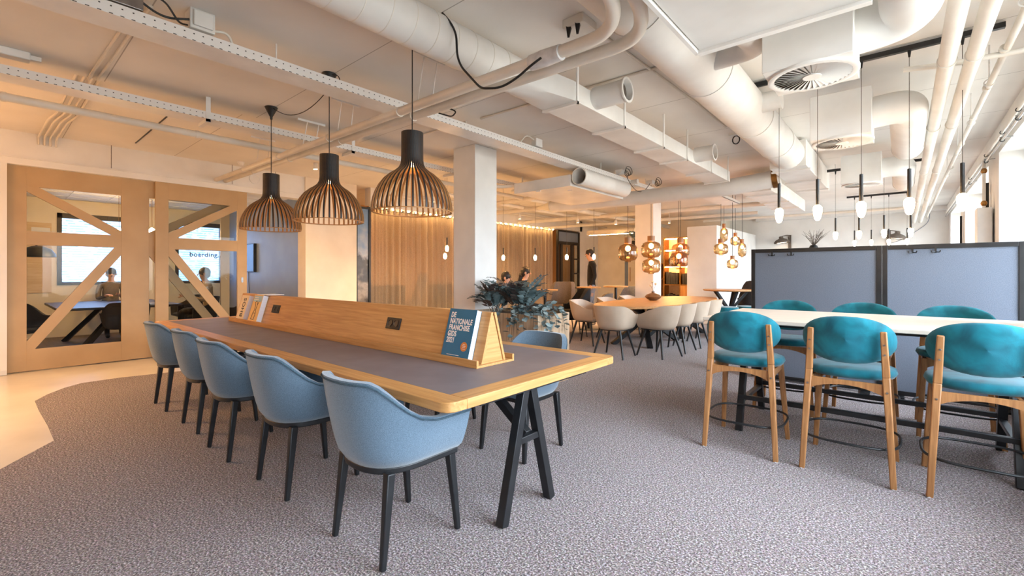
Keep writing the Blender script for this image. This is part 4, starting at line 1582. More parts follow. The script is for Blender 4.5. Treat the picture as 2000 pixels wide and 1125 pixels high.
for i, (x, y) in enumerate(((-2.83, 2.3), (-4.19, 2.36), (-5.04, 2.42), (-6.6, 2.5))):
    zc_ = ZC if x > -5.38 else ZL
    t = thing('pipe_hanger', 'white ceiling hanger with two drop rods holding the crossing pipes, %s along' % ORD[i], 'pipe hanger', (x, y - 0.08, zc_), 0, 'pipe hangers along the crossing pipes')
    MB().box(x - 0.014, x + 0.014, y - 0.17, y + 0.14, zc_ - 0.022, zc_).build('hanger_channel', MT['white'], t)
    for dy in (-0.06, 0.07):
        yy_ = yline(x) + (0.0 if dy < 0 else 0.135)
        MB().tube([(x, y + dy, zc_ - 0.02), (x, yy_, zline(x) + 0.03)], 0.005, 6).build('drop_rod', MT['white'], t)

# spiral duct that becomes a flat duct
t = thing('spiral_duct', 'white round spiral duct changing into a flat rectangular duct', 'duct', (-2.3, 1.0, 2.84))
xd, zd, rd = -2.3, 2.835, 0.135
MB().tube([(xd, y, zd) for y in (-1.5, 0.0, 1.5, 2.66)], rd, 32).build('round_run', MT['duct'], t)
for k in range(24):
    y = -1.3 + k * 0.165
    MB().tube([(xd, y, zd), (xd, y + 0.006, zd)], rd + 0.0018, 32).build('spiral_seam', MT['pipe'], t)
# transition round -> rectangle
n = 32
V, F = [], []
RX0, RX1, RZ0, RZ1 = -2.27, -1.95, 2.65, 2.80
for j in range(6):
    s = j / 5
    for k in range(n):
        a = 2 * PI * k / n
        cx, cz = math.cos(a), math.sin(a)
        q = 1 / max(abs(cx), abs(cz))
        rx_, rz_ = (RX0 + RX1) / 2 + cx * q * (RX1 - RX0) / 2, (RZ0 + RZ1) / 2 + cz * q * (RZ1 - RZ0) / 2
        V.append((xd + cx * rd + (rx_ - xd - cx * rd) * s, 2.66 + 0.36 * s, zd + cz * rd + (rz_ - zd - cz * rd) * s))
for j in range(5):
    for k in range(n):
        l = (k + 1) % n
        F.append((j * n + k, j * n + l, (j + 1) * n + l, (j + 1) * n + k))
MB().add(V, F).build('transition', MT['duct'], t, angle=50)
MB().box(RX0, RX1, 3.02, 7.22, RZ0, RZ1).build('flat_run', MT['duct'], t, bevel=0.003)
for y in (3.05, 3.85, 4.75, 5.45, 6.35, 7.1):
    m = MB()
    m.box(RX0 - 0.012, RX1 + 0.012, y - 0.014, y + 0.014, RZ0 - 0.02, RZ0)
    m.box(RX1, RX1 + 0.012, y - 0.012, y + 0.012, RZ0 - 0.02, ZC)
    m.box(RX0 - 0.012, RX0, y - 0.012, y + 0.012, RZ0 - 0.02, ZC)
    m.build('duct_hanger', MT['white'], t)
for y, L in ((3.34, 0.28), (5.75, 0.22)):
    m = MB()
    M = Matrix.Translation((RX1, y, 2.755)) @ Matrix.Rotation(R(90), 4, 'Y')
    m.lathe([(0.09, 0.0), (0.09, L), (0.1, L), (0.1, L + 0.012), (0.082, L + 0.012), (0.08, L - 0.05), (0.0, L - 0.05)], 28, M=M)
    m.build('branch_stub', MT['duct'], t)
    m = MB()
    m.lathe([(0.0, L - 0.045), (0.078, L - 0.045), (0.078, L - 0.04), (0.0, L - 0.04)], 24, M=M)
    m.build('stub_shade_disc', MT['greycloth'], t)  # taupe disc stands in for the shade inside the stub

# big round duct with stubs
t = thing('round_duct', 'big white round duct running to the back of the room', 'duct', (-1.05, 3.0, 2.72))
xb, zb_, rb = -1.115, 2.803, 0.187
MB().tube([(xb, y, zb_) for y in (-1.5, 1.0, 3.5, 6.65)], rb, 36).build('round_run', MT['duct'], t)
for y in (0.6, 2.35, 3.5, 4.85, 5.9):
    MB().tube([(xb, y, zb_), (xb, y + 0.05, zb_)], rb + 0.006, 36).build('collar', MT['duct'], t)
MB().box(xb - 0.2, xb + 0.2, 6.65, 9.0, 2.64, 2.96).build('flat_run', MT['duct'], t, bevel=0.004)
for y in (6.85, 7.8, 8.7):
    MB().box(xb - 0.22, xb + 0.22, y, y + 0.025, 2.62, 2.64).build('duct_hanger', MT['white'], t)
MB().tube(arc_pts([(xb + 0.1, 3.25, 2.76), (-0.685, 3.2, 2.74), (-0.685, 2.35, 2.6)], 0.2), 0.078, 24).build('elbow_stub', MT['duct'], t)
MB().tube([(xb + 0.1, 4.5, zb_), (xb + 0.32, 4.5, zb_)], 0.085, 24).build('branch_stub', MT['duct'], t)

# flat air plenum over the camera
t = thing('air_plenum', 'flat white ventilation plenum box at the top edge of the picture', 'duct', (-0.4, 1.4, 2.42))
MB().box(-0.765, -0.10, -0.2, 2.33, 2.40, 2.70).build('plenum_body', MT['duct'], t, bevel=0.003)
MB().box(-0.775, -0.095, 2.31, 2.345, 2.385, 2.41).build('edge_profile', MT['white'], t)
MB().box(-0.79, -0.772, -0.2, 2.33, 2.388, 2.42).build('edge_profile', MT['white'], t)
MB().box(-0.17, -0.11, 2.335, 2.42, 2.42, 2.52).build('power_socket', MT['white'], t, bevel=0.006)
MB().box(-0.765, -0.101, 1.62, 1.626, 2.396, 2.40).build('panel_joint', MT['pipe'], t)

# swirl diffusers


def swirl(lab, x, y, z, r, bx0, bx1, by0, by1, ztop, duct_pts):
    t_ = thing('swirl_diffuser', lab, 'air diffuser', (x, y, z), 0, 'ceiling swirl diffusers')
    MB().box(bx0, bx1, by0, by1, z + 0.012, ztop).build('plenum_box', MT['duct'], t_, bevel=0.003)
    MB().lathe([(r * 0.9, 0.0), (r, -0.004), (r * 1.06, 0.0), (r * 1.06, 0.014), (r * 0.9, 0.014), (r * 0.9, 0.0)], 48, c=(x, y, z)).build('rim', MT['white'], t_)
    MB().lathe([(0, -0.002), (r * 0.22, -0.002), (r * 0.22, 0.01), (0, 0.01)], 28, c=(x, y, z)).build('hub', MT['white'], t_)
    MB().lathe([(0, 0.0105), (r * 0.92, 0.0105), (r * 0.92, 0.012), (0, 0.012)], 36, c=(x, y, z)).build('void_shade_disc', MT['greycloth'], t_)  # dark disc stands in for the shade behind the vanes
    N = 36
    V = [(r * 0.21, -0.004, 0.009), (r * 0.21, 0.004, 0.002), (r * 0.91, 0.017, -0.003), (r * 0.91, -0.013, 0.0095),
         (r * 0.21, -0.004, 0.0098), (r * 0.21, 0.004, 0.0028), (r * 0.91, 0.017, -0.002), (r * 0.91, -0.013, 0.0103)]
    m = MB()
    m.v, m.f = V, [(3, 2, 1, 0), (4, 5, 6, 7), (0, 1, 5, 4), (1, 2, 6, 5), (2, 3, 7, 6), (3, 0, 4, 7)]
    m.m = [0] * 6
    me = m.mesh('vane', MT['white'])
    for k in range(N):
        o_ = bpy.data.objects.new('vane', me)
        col.objects.link(o_)
        o_.parent = t_
        o_.rotation_euler = (0, 0, 2 * PI * k / N)
    P = arc_pts(duct_pts, 0.26, 10)
    MB().tube(P, 0.125, 32).build('duct_elbow', MT['duct'], t_)
    MB().tube([P[-1], P[-1] + (P[-1] - P[-2]).normalized() * 0.02], 0.131, 32).build('collar', MT['duct'], t_)
    return t_


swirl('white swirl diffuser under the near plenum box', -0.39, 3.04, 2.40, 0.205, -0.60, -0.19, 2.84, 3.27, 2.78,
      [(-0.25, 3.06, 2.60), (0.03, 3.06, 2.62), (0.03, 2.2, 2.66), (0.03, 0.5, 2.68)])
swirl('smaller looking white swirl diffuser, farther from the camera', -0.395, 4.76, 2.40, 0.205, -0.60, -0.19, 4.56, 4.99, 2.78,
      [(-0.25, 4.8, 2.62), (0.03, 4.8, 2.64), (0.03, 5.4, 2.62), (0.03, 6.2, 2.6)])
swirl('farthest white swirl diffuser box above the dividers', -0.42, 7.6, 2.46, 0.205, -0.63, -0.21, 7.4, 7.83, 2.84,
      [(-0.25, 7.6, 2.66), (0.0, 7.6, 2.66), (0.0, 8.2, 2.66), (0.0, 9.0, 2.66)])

# pipes along the window side
for x, z, r, lab in ((0.205, 2.62, 0.043, 'left of the two thick white pipes along the windows'), (0.325, 2.62, 0.04, 'right of the two thick white pipes along the windows')):
    pipe('heating_pipe', lab, 'pipe', [(x, -1.0, z), (x, YB - 0.25, z)], r, MT['pipe'], n=18, collars=[((x, y, z), (x, y + 0.015, z)) for y in (1.5, 3.9, 5.6, 8.0, 11.0)])
pipe('sprinkler_pipe', 'thin white pipe nearest the windows, joined to a cross pipe', 'pipe', [(1.0 - 0.17, 2.9, 2.72), (0.5, 3.5, 2.72), (0.47, 9.0, 2.72), (0.45, YB - 0.25, 2.72)], 0.02, MT['pipe'], n=12,
     collars=[((0.485, y, 2.72), (0.485, y + 0.03, 2.72)) for y in (4.2, 5.0, 5.9, 7.0, 8.5)])
pipe('sprinkler_pipe', 'thin white cross pipe beneath the thick window pipes', 'pipe', [(0.82, 4.3, 2.70), (0.2, 4.22, 2.70), (0.0, 4.2, 2.72)], 0.018, MT['pipe'])
for i, y in enumerate((3.55, 4.9, 6.1, 7.5, 9.2)):
    t = thing('pipe_clip', 'white drop rod and ring clip on the thin window pipe, %s along' % ORD[i], 'pipe clip', (0.485, y, ZC), 0, 'ring clips on the thin window pipe')
    MB().tube([(0.485, y, 2.745), (0.485, y, ZC)], 0.005, 6).build('drop_rod', MT['white'], t)
    MB().tube([(0.485 + 0.027 * math.cos(R(a)), y, 2.72 + 0.027 * math.sin(R(a))) for a in range(0, 360, 24)], 0.004, 5, closed=True).build('ring', MT['white'], t)
for k, (x, z) in enumerate(((0.80, 2.80), (0.80, 2.72))):
    pipe('conduit', ('upper' if k == 0 else 'lower') + ' grey conduit running along the window head', 'conduit', [(x, -1.0, z), (x, YB - 0.3, z)], 0.013, MT['chrome'] if k else MT['pipe'], n=10)
for i, y in enumerate((6.2, 7.1, 8.35, 10.2, 12.4)):
    t = thing('conduit_bracket', 'small steel bracket holding the window conduits, %s along' % ORD[i], 'bracket', (WINX, y, 2.76), 0, 'conduit brackets along the windows')
    MB().box(WINX - 0.10, WINX, y - 0.012, y + 0.012, 2.742, 2.75).build('arm', MT['chrome'], t)
    for z in (2.80, 2.72):
        MB().tube([(0.80 + 0.018 * math.cos(R(a)), y, z + 0.018 * math.sin(R(a))) for a in range(0, 360, 30)], 0.004, 5, closed=True).build('ring', MT['blackm'], t)
t = thing('radiator_riser', 'grey riser pipe with brass valves above a white radiator end at the window pier', 'pipe', (0.79, 8.45, 1.0))
MB().tube([(0.79, 8.45, 2.15), (0.79, 8.45, 2.75)], 0.017, 10).build('riser', MT['pipe'], t)
for z in (2.2, 2.62):
    MB().ball((0.79, 8.45, z), 0.032, 0.032, 0.04, 10, 6).build('valve', MT['brass'], t)
MB().box(0.72, 0.86, 8.38, 8.62, 0.2, 2.14).build('radiator_end', MT['white'], t, bevel=0.01)
tag(MB().box(0.83, 0.862, 8.72, 8.76, 0.4, 2.5).build('window_guide', MT['blackm']), 'black vertical shade guide on the window pier', 'shade guide')
tag(MB().box(0.83, 0.862, 12.35, 12.39, 0.4, 2.4).build('window_guide', MT['blackm']), 'black vertical shade guide on the farther window pier', 'shade guide')

# duct crossing at the back, air unit beside the column
t = thing('cross_duct', 'wrapped white duct crossing the room in front of the second column', 'duct', (-3.0, 7.4, 2.6))
MB().tube(arc_pts([(-5.2, 7.25, 2.60), (-3.4, 7.35, 2.59), (-2.0, 7.4, 2.60), (-1.65, 7.45, 2.64), (-1.34, 7.48, 2.67)], 0.4), 0.125, 24).build('round_run', MT['silver' if False else 'duct'], t)
MB().lathe([(0.0, 0), (0.125, 0), (0.105, 0.02), (0.0, 0.4)], 24, M=Matrix.Translation((-5.2, 7.25, 2.6)) @ Matrix.Rotation(R(-90), 4, 'Y')).build('tapered_end', MT['duct'], t)
MB().tube([(-1.44, 7.475, 2.66), (-1.37, 7.478, 2.667)], 0.135, 24).build('strap', MT['brass'], t)
t = thing('air_unit', 'flat white air handling unit with an open round duct beside the column', 'air unit', (-4.0, 5.9, 2.62))
MB().box(-4.6, -3.56, 5.4, 7.0, 2.53, 2.69).build('unit_body', MT['white'], t, bevel=0.004)
m = MB()
M = Matrix.Translation((-3.42, 5.4, 2.645)) @ Matrix.Rotation(R(-90), 4, 'X')
m.lathe([(0.1, 1.4), (0.12, 1.36), (0.12, 0.0), (0.108, 0.0), (0.105, 0.3), (0.0, 0.3)], 28, M=M)
m.build('open_duct', MT['duct'], t)
MB().lathe([(0.0, 0.29), (0.104, 0.29), (0.104, 0.285), (0.0, 0.285)], 24, M=M).build('damper', MT['greycloth'], t)
for i in range(2):
    MB().box(-4.2 + i * 0.4, -4.12 + i * 0.4, 5.45 + i * 0.25, 5.44 + i * 0.25, 2.522, 2.53).build('sticker', MT['paper'], t)
pipe('flexible_hose', 'white flexible hose running to the air unit beside the column', 'pipe', [(-5.6, 5.1, 2.68), (-5.0, 5.2, 2.69), (-4.85, 5.35, 2.66), (-4.66, 5.5, 2.68)], 0.028, MT['pipe'], rad=0.1)

# conduits and fittings on the slab
for k, dx in enumerate((0.0, 0.055)):
    pipe('conduit', ('left' if k == 0 else 'right') + ' one of two cream conduits on the slab above the tray', 'conduit',
         [(-3.62, 0.64 + dx, ZC - 0.012), (-5.25, 0.60 + dx, ZC - 0.012), (-5.36, 0.60 + dx, ZC - 0.02), (-5.41, 0.6 + dx, ZC + 0.1)], 0.013, MT['pipe'], rad=0.08, n=8)
for k in range(4):
    y = 0.50 + 0.055 * k
    pipe('conduit', '%s of four cream conduits dropping down the wall over the sliding doors' % ORD[k], 'conduit',
         [(-5.5, y + 0.06, ZL - 0.012), (-7.3, y + 0.05, ZL - 0.012), (-7.6, y, ZL - 0.03), (XL + 0.02, y - 0.02, ZL - 0.03), (XL + 0.02, y - 0.02, 2.99)], 0.012, MT['pipe'], rad=0.1, n=8, group='four conduits over the doors')
tag(MB().box(-8.2, -6.2, 1.395, 1.41, ZL - 0.006, ZL).build('ceiling_slot', MT['blackm']), 'thin black slot line in the ceiling above the doors', 'ceiling slot')
t = thing('junction_box', 'square white junction box with cable standing on the tray', 'junction box', (-3.5, 0.93, 2.9))
MB().box(-3.56, -3.44, 0.86, 1.0, 2.87, 3.0).build('box_body', MT['white'], t, bevel=0.006)
MB().box(-3.438, -3.42, 0.875, 0.985, 2.885, 2.985).build('lid', MT['white'], t, bevel=0.006)
MB().tube(arc_pts([(-3.46, 1.0, 2.90), (-3.46, 1.08, 2.92), (-3.46, 1.12, 2.82)], 0.05), 0.009, 8).build('cable_whip', MT['pipe'], t)
MB().tube(arc_pts([(-3.46, 0.86, 2.92), (-3.46, 0.72, 2.87), (-3.46, 0.55, 2.96)], 0.08), 0.007, 8).build('cable_whip', MT['rubber'], t)
t = thing('junction_box', 'grey metal terminal box at the tray end by the picture edge', 'junction box', (-3.5, 0.55, 2.9))
MB().box(-3.50, -3.41, 0.44, 0.62, 2.85, 2.99).build('box_body', MT['chrome'], t, bevel=0.003)
MB().tube(arc_pts([(-3.42, 0.62, 2.96), (-3.42, 0.72, 2.97), (-3.43, 0.8, 2.86), (-3.46, 0.85, 2.88)], 0.06), 0.006, 6).build('cable_whip', MT['rubber'], t)
t = thing('junction_box', 'white junction box with curved cable on the tray before the column', 'junction box', (-3.45, 4.45, 2.9))
MB().box(-3.49, -3.41, 4.42, 4.55, 2.86, 2.96).build('box_body', MT['white'], t, bevel=0.006)
MB().tube(arc_pts([(-3.45, 4.42, 2.94), (-3.45, 4.28, 2.97), (-3.45, 4.15, 2.84)], 0.08), 0.008, 8).build('cable_whip', MT['pipe'], t)
t = thing('outlet_box', 'cream ceiling socket box with two black plugs beside the spiral duct', 'socket', (-1.65, 2.62, ZC))
MB().box(-1.74, -1.58, 2.54, 2.72, ZC - 0.06, ZC).build('box_body', MT['pipe'], t, bevel=0.006)
for k, x in enumerate((-1.70, -1.63)):
    MB().beam((x, 2.56, ZC - 0.055), (x + 0.01, 2.54, ZC - 0.13), 0.035, 0.03, 0.014, 0.014).build('plug', MT['rubber'], t)
tag(MB().tube(arc_pts([(-2.240, 1.920, 2.965), (-2.165, 1.925, 2.880), (-2.130, 1.940, 2.800), (-2.121, 1.940, 2.619), (-1.955, 1.955, 2.437), (-1.916, 1.953, 2.407), (-1.800, 1.987, 2.388), (-1.696, 2.013, 2.425), (-1.596, 2.016, 2.469), (-1.527, 2.024, 2.496)], 0.1, 6), 0.007, 8).build('power_cable', MT['rubber']),
    'slack black cable looping from the spiral duct to the crossing pipes', 'cable')
pipe('conduit', 'cream conduit leading from the socket box along the slab', 'conduit', [(-1.62, 2.72, ZC - 0.014), (-1.56, 4.6, ZC - 0.014), (-1.56, 5.6, ZC - 0.014)], 0.011, MT['pipe'], n=8)
pipe('conduit', 'cream conduit across the slab beside the white column', 'conduit', [(-4.75, 3.5, ZC - 0.013), (-3.7, 3.52, ZC - 0.013)], 0.011, MT['pipe'], n=8)
pipe('conduit', 'double cream conduit across the slab toward the big round duct', 'conduit', [(-3.5, 3.55, ZC - 0.014), (-2.0, 3.6, ZC - 0.014), (-1.2, 3.62, ZC - 0.014)], 0.012, MT['pipe'], n=8)
pipe('conduit', 'thin cream conduit rectangle on the slab past the flat duct', 'conduit', [(-1.45, 5.6, ZC - 0.014), (-1.3, 6.6, ZC - 0.014)], 0.011, MT['pipe'], n=8)
t = thing('ceiling_hook', 'black cable loop hanging from a small ceiling box', 'cable loop', (-1.55, 6.0, ZC))
MB().box(-1.62, -1.48, 5.94, 6.06, ZC - 0.025, ZC).build('box_body', MT['white'], t)
MB().tube([(-1.55 + 0.04 * math.cos(R(a)), 6.0, ZC - 0.075 + 0.05 * math.sin(R(a))) for a in range(0, 360, 24)], 0.007, 6, closed=True).build('loop', MT['rubber'], t)
t = thing('emergency_light', 'white emergency light bar on the slab at the left picture edge', 'emergency light', (-5.15, 0.1, ZC))
MB().box(-5.21, -5.10, -0.1, 0.24, ZC - 0.06, ZC).build('housing', MT['white'], t, bevel=0.008)
MB().box(-5.17, -5.13, 0.24, 0.30, ZC - 0.045, ZC - 0.012).build('cable_gland', MT['white'], t)
t = thing('smoke_detector', 'round white smoke detector near the door lintel', 'smoke detector', (-8.3, 2.78, ZL))
MB().lathe([(0, -0.055), (0.03, -0.055), (0.045, -0.03), (0.055, 0.0), (0, 0)], 20, c=(-8.3, 2.78, ZL)).build('detector_body', MT['white'], t)
t = thing('wall_speaker', 'round white speaker grille on the wall over the doors', 'speaker', (XL, 3.1, 2.96))
M = Matrix.Translation((XL, 3.12, 2.955)) @ Matrix.Rotation(R(90), 4, 'Y')
MB().lathe([(0.0, 0.008), (0.072, 0.008), (0.076, 0.018), (0.088, 0.018), (0.09, 0.0), (0, 0)], 28, M=M).build('grille', MT['white'], t)
for i, (y, lab) in enumerate(((1.2, 'thin drop wire over the left sliding door'), (2.75, 'thin drop wire at the smoke detector'), (3.45, 'thin drop wire above the wall speaker'))):
    tag(MB().tube([(XL + 0.05, y, 2.80), (XL + 0.05, y, ZL)], 0.004, 5).build('drop_wire', MT['greycloth']), lab, 'wire')
tag(MB().tube(arc_pts([(-3.48, 2.95, 2.90), (-3.45, 3.0, 2.95), (-3.40, 3.1, 2.92), (-3.38, 3.02, 2.84), (-3.44, 2.9, 2.86)], 0.04), 0.007, 6).build('cable_coil', MT['rubber']),
    'tangle of black cable lying on the tray behind the pipes', 'cable')
for i, (x, y, lab) in enumerate(((-3.30, 6.6, 'black cable coil over the first glass pendant'), (-3.28, 7.7, 'black cable coil where the tray meets the cross duct'))):
    t = thing('cable_coil', lab, 'cable', (x, y, 2.84), 0, 'cable coils over the glass pendants')
    for k in range(3):
        r_ = 0.07 + 0.02 * k
        MB().tube([(x + 0.02 * k, y + r_ * math.cos(R(a)), 2.86 + 0.02 * k + r_ * 0.6 * math.sin(R(a))) for a in range(0, 360, 24)], 0.005, 5, closed=True).build('turn', MT['rubber'], t)
    MB().box(x - 0.16, x - 0.05, y - 0.07, y + 0.05, 2.86, 2.93).build('splice_box', MT['white'], t, bevel=0.005)
tag(MB().tube(sag((-3.36, 6.7, 2.86), (-3.36, 7.6, 2.86), 0.2), 0.005, 6).build('power_cable', MT['rubber']), 'black cable sagging between the two coils above the oval table', 'cable')
# ------------------------------------------------------------------ curtained booth front
t = thing('framed_glass', 'black framed glass panel with a blue landscape print beside the cream pier', 'glass panel', (XL, 5.25, 0))
for y in (5.07, 5.385):
    MB().box(XL - 0.06, XL + 0.0, y, y + 0.045, 0, 2.70).build('frame_post', MT['blackm'], t)
MB().box(XL - 0.06, XL, 5.115, 5.385, 2.66, 2.70).build('frame_head', MT['blackm'], t)
MB().box(XL - 0.035, XL - 0.03, 5.115, 5.385, 0, 2.66).build('print', MT['picture'], t)


def curtain(lab, y0, y1, seed):
    rn = random.Random(seed)
    n = int((y1 - y0) / 0.016)
    V, F = [], []
    zs = (0.02, 0.7, 1.4, 2.1, 2.70)
    ph = 0.0
    xs = []
    for i in range(n + 1):
        ph += rn.uniform(0.2, 0.8)
        xs.append((0.04 + 0.025 * math.sin(i * 0.11 + seed)) * math.sin(ph) + 0.014 * math.sin(ph * 2.3))
    for j, z in enumerate(zs):
        for i in range(n + 1):
            V.append((XL - 0.16 + xs[i] * (0.75 + 0.06 * j), y0 + (y1 - y0) * i / n, z))
    for j in range(len(zs) - 1):
        for i in range(n):
            a = j * (n + 1) + i
            F.append((a, a + 1, a + n + 2, a + n + 1))
    m = MB().add(V, F)
    t_ = thing('curtain', lab, 'curtain', (XL - 0.16, y0, 0), 0, 'sheer curtains of the booth')
    m.build('curtain_cloth', MT['sheer'], t_, angle=80)
    MB().box(XL - 0.2, XL - 0.12, y0, y1, 2.70, 2.74).build('curtain_track', MT['blackm'], t_)


curtain('sheer beige curtain left of the white column', 5.45, 8.4, 3)
curtain('sheer beige curtain right of the white column behind the seated people', 8.6, 12.35, 4)
t = thing('light_strip', 'row of small warm spotlights along the curtain head', 'light strip', (XL, 8.9, 2.74))
MB().box(XL - 0.10, XL - 0.02, 5.45, 12.35, 2.735, 2.76).build('strip_profile', MT['white'], t)
LEDM = MB().lathe([(0, -0.03), (0.018, -0.03), (0.022, 0.0), (0, 0)], 10).mesh('led_spot', MT['led'])
for k in range(32):
    o = place('led_spot', LEDM, t)
    o.location = Vector((XL - 0.06, 5.6 + k * 0.213, 2.735)) - WLOC[t.name]
t = thing('light_strip', 'added spotlight row standing for a glass reflection, seen through the near pendant', 'light strip', (-10.0, 5.3, 2.5))  # glowing row added in place of a reflection in the glass
MB().box(-11.0, XL - 0.5, 5.26, 5.34, 2.62, 2.66).build('strip_profile', MT['white'], t)
for x in (-10.8, -9.4):
    MB().tube([(x, 5.3, 2.66), (x, 5.3, ZL)], 0.005, 6).build('hanging_wire', MT['white'], t)
for k in range(9):
    o = place('led_spot', LEDM, t)
    o.location = Vector((-10.9 + k * 0.21, 5.3, 2.62)) - WLOC[t.name]


def bench(lab, x0, x1, y0, y1, mat):
    t_ = thing('booth_sofa', lab, 'sofa', ((x0 + x1) / 2, (y0 + y1) / 2, 0), 0, 'sofas in the curtained booth')
    MB().box(x0, x1, y0, y1, 0.12, 0.45).build('seat', mat, t_, bevel=0.03)
    MB().box(x0, x0 + 0.2, y0, y1, 0.45, 0.95).build('back', mat, t_, bevel=0.04)
    MB().box(x0 + 0.05, x1 - 0.05, y0 + 0.05, y1 - 0.05, 0, 0.12).build('plinth', MT['rubber'], t_)


bench('dark sofa behind the curtain left of the column', -11.0, -10.1, 5.6, 7.9, MT['darkcloth'])
bench('dark sofa behind the curtain right of the column', -11.0, -10.1, 8.9, 11.9, MT['darkcloth'])
lounge('wing_chair', 'brown high backed chair faintly visible behind the sheer curtain', -9.45, 7.1, R(150), MT['greycloth'], 0.75, 0.45, 1.3)

# ------------------------------------------------------------------ black glazed door and far wall
dd = bpy.data.objects.new('door_3', None)
col.objects.link(dd)
dd.location = (XL, 12.4, 0)
WLOC[dd.name] = Vector(dd.location)
struct(dd)
for a, b, z0, z1 in ((12.38, 12.46, 0, 2.72), (12.56, 12.68, 0, 2.3), (13.22, 13.36, 0, 2.3), (13.66, 13.74, 0, 2.72)):
    MB().box(XL - 0.06, XL, a, b, z0, z1).build('stile', MT['blackm'], dd)
for z0, z1 in ((2.26, 2.36), (2.68, 2.73)):
    MB().box(XL - 0.06, XL, 12.46, 13.66, z0, z1).build('rail', MT['blackm'], dd)
for z in (0.75, 1.25, 1.75):
    MB().box(XL - 0.05, XL, 13.36, 13.66, z, z + 0.05).build('glazing_bar', MT['blackm'], dd)
MB().box(XL - 0.03, XL - 0.025, 12.68, 13.22, 0, 2.26).build('pane', MT['pane'], dd)
MB().box(XL - 0.03, XL - 0.025, 13.36, 13.66, 0, 2.26).build('pane', MT['pane'], dd)
MB().box(XL - 0.03, XL - 0.025, 12.46, 13.66, 2.36, 2.68).build('pane', MT['darkblue'], dd)
dd = bpy.data.objects.new('door_4', None)
col.objects.link(dd)
dd.location = (-7.6, 15.0, 0)
WLOC[dd.name] = Vector(dd.location)
struct(dd)
MB().box(-8.05, -7.15, 14.96, 15.0, 0.0, 2.35).build('leaf', MT['cream'], dd, bevel=0.004)
MB().box(-7.55, -7.42, 14.953, 14.958, 0.55, 2.1).build('vision_panel', MT['darkblue'], dd)
MB().tube([(-7.33, 14.93, 1.0), (-7.33, 14.93, 1.5)], 0.012, 8).build('pull_handle', MT['brass'], dd)

t = thing('linear_pendant_lamp', 'long cylindrical lamp with a lit underside near the far wall', 'pendant lamp', (-6.1, 11.26, 2.4))
MB().tube([(-6.85, 11.3, 2.44), (-5.35, 11.21, 2.42)], 0.07, 16).build('tube_shade', MT['cream'], t)
MB().tube([(-6.8, 11.3, 2.375), (-5.4, 11.21, 2.355)], 0.012, 8).build('lit_strip', MT['led'], t)
for x in (-6.6, -5.6):
    MB().tube([(x, 11.27, 2.5), (x, 11.27, ZC)], 0.003, 5).build('wire', MT['rubber'], t)


def shelf_unit(lab, x0, x1, y0, y1, h, shelves, uprights, matf):
    t_ = thing('bookcase', lab, 'bookcase', ((x0 + x1) / 2, (y0 + y1) / 2, 0))
    for x in uprights:
        MB().box(x - 0.018, x + 0.018, y0, y1, 0, h).build('upright', matf, t_)
    for z in shelves:
        MB().box(x0, x1, y0 + 0.005, y1, z - 0.015, z + 0.015).build('shelf_board', matf, t_)
    MB().box(x0, x1, y1 - 0.012, y1, 0, h).build('back_panel', MT['oak_pale'], t_)
    return t_


shelf_unit('oak bookcase with lit shelves between the column and the white block', -5.42, -4.36, 13.2, 13.55, 2.35, (0.02, 0.95, 1.5, 1.98, 2.33), (-5.4, -4.92, -4.38), MT['brass'])
MB().box(-4.90, -4.40, 13.19, 13.21, 0.05, 0.93).build('cabinet_door', MT['oak_z'], bpy.data.objects[[o_.name for o_ in bpy.data.objects if o_.name.startswith('bookcase')][0]])
rn = random.Random(2)
k = 0
for (x0, x1, z) in ((-5.36, -4.98, 0.967), (-4.88, -4.45, 0.967), (-5.36, -4.98, 0.037)):
    x = x0
    while x < x1 - 0.06:
        w = rn.uniform(0.055, 0.08)
        h = rn.uniform(0.30, 0.36) + (0.3 if z < 0.1 else 0)
        k += 1
        tag(MB().box(x, x + w - 0.006, 13.27, 13.5, z, z + h).build('binder', MT['darkcloth'], bevel=0.003), 'dark upright binder on the ' + ('upper left', 'upper right', 'lower left')[(x0 > -5) + 2 * (z < 0.1)] + ' shelf of the lit oak bookcase', 'binder', 'dark binders in the bookcase')
        x += w
t = thing('ring_ornament', 'black ring ornament with upright bars on the lit bookcase shelf', 'ornament', (-5.18, 13.4, 1.51))
MB().tube([(-5.18 + 0.14 * math.cos(R(a)), 13.4, 1.66 + 0.14 * math.sin(R(a))) for a in range(0, 360, 15)], 0.022, 8, closed=True).build('ring', MT['rubber'], t)
for x in (-5.23, -5.13):
    MB().box(x - 0.015, x + 0.015, 13.385, 13.415, 1.54, 1.78).build('bar', MT['rubber'], t)
t = thing('light_strip', 'warm light strips under the boards of the lit bookcase', 'light strip', (-4.9, 13.25, 2.3))
for z in (2.30, 1.955, 1.475):
    MB().box(-5.36, -4.42, 13.24, 13.26, z - 0.012, z + 0.01).build('strip_profile', MT['led'], t)
shelf_unit('low oak bookcase at the far wall left of the column', -6.6, -5.75, 14.6, 14.98, 1.62, (0.1, 0.55, 1.1, 1.6), (-6.58, -6.18, -5.77), MT['oak_z'])
t = thing('potted_plant', 'dark potted plant on the low oak bookcase', 'plant', (-6.4, 14.8, 0.57))
MB().lathe([(0, 0), (0.07, 0), (0.09, 0.12), (0, 0.12)], 14).build('pot', MT['bookcream'], t, local=True)
for i in range(9):
    m = frond((0, 0, 0.1), 2 * PI * i / 9, 0.26, R(70), 6, 0.07, 0.02, rn, R(15))
    m.build('frond', MT['leafgrey'], t, local=True, angle=80)
t = thing('potted_plant', 'dark leafy plant hanging high beside the second column', 'plant', (-5.2, 10.9, 1.98))
MB().lathe([(0, 0), (0.09, 0), (0.11, 0.14), (0, 0.14)], 14).build('pot', MT['rubber'], t, local=True)
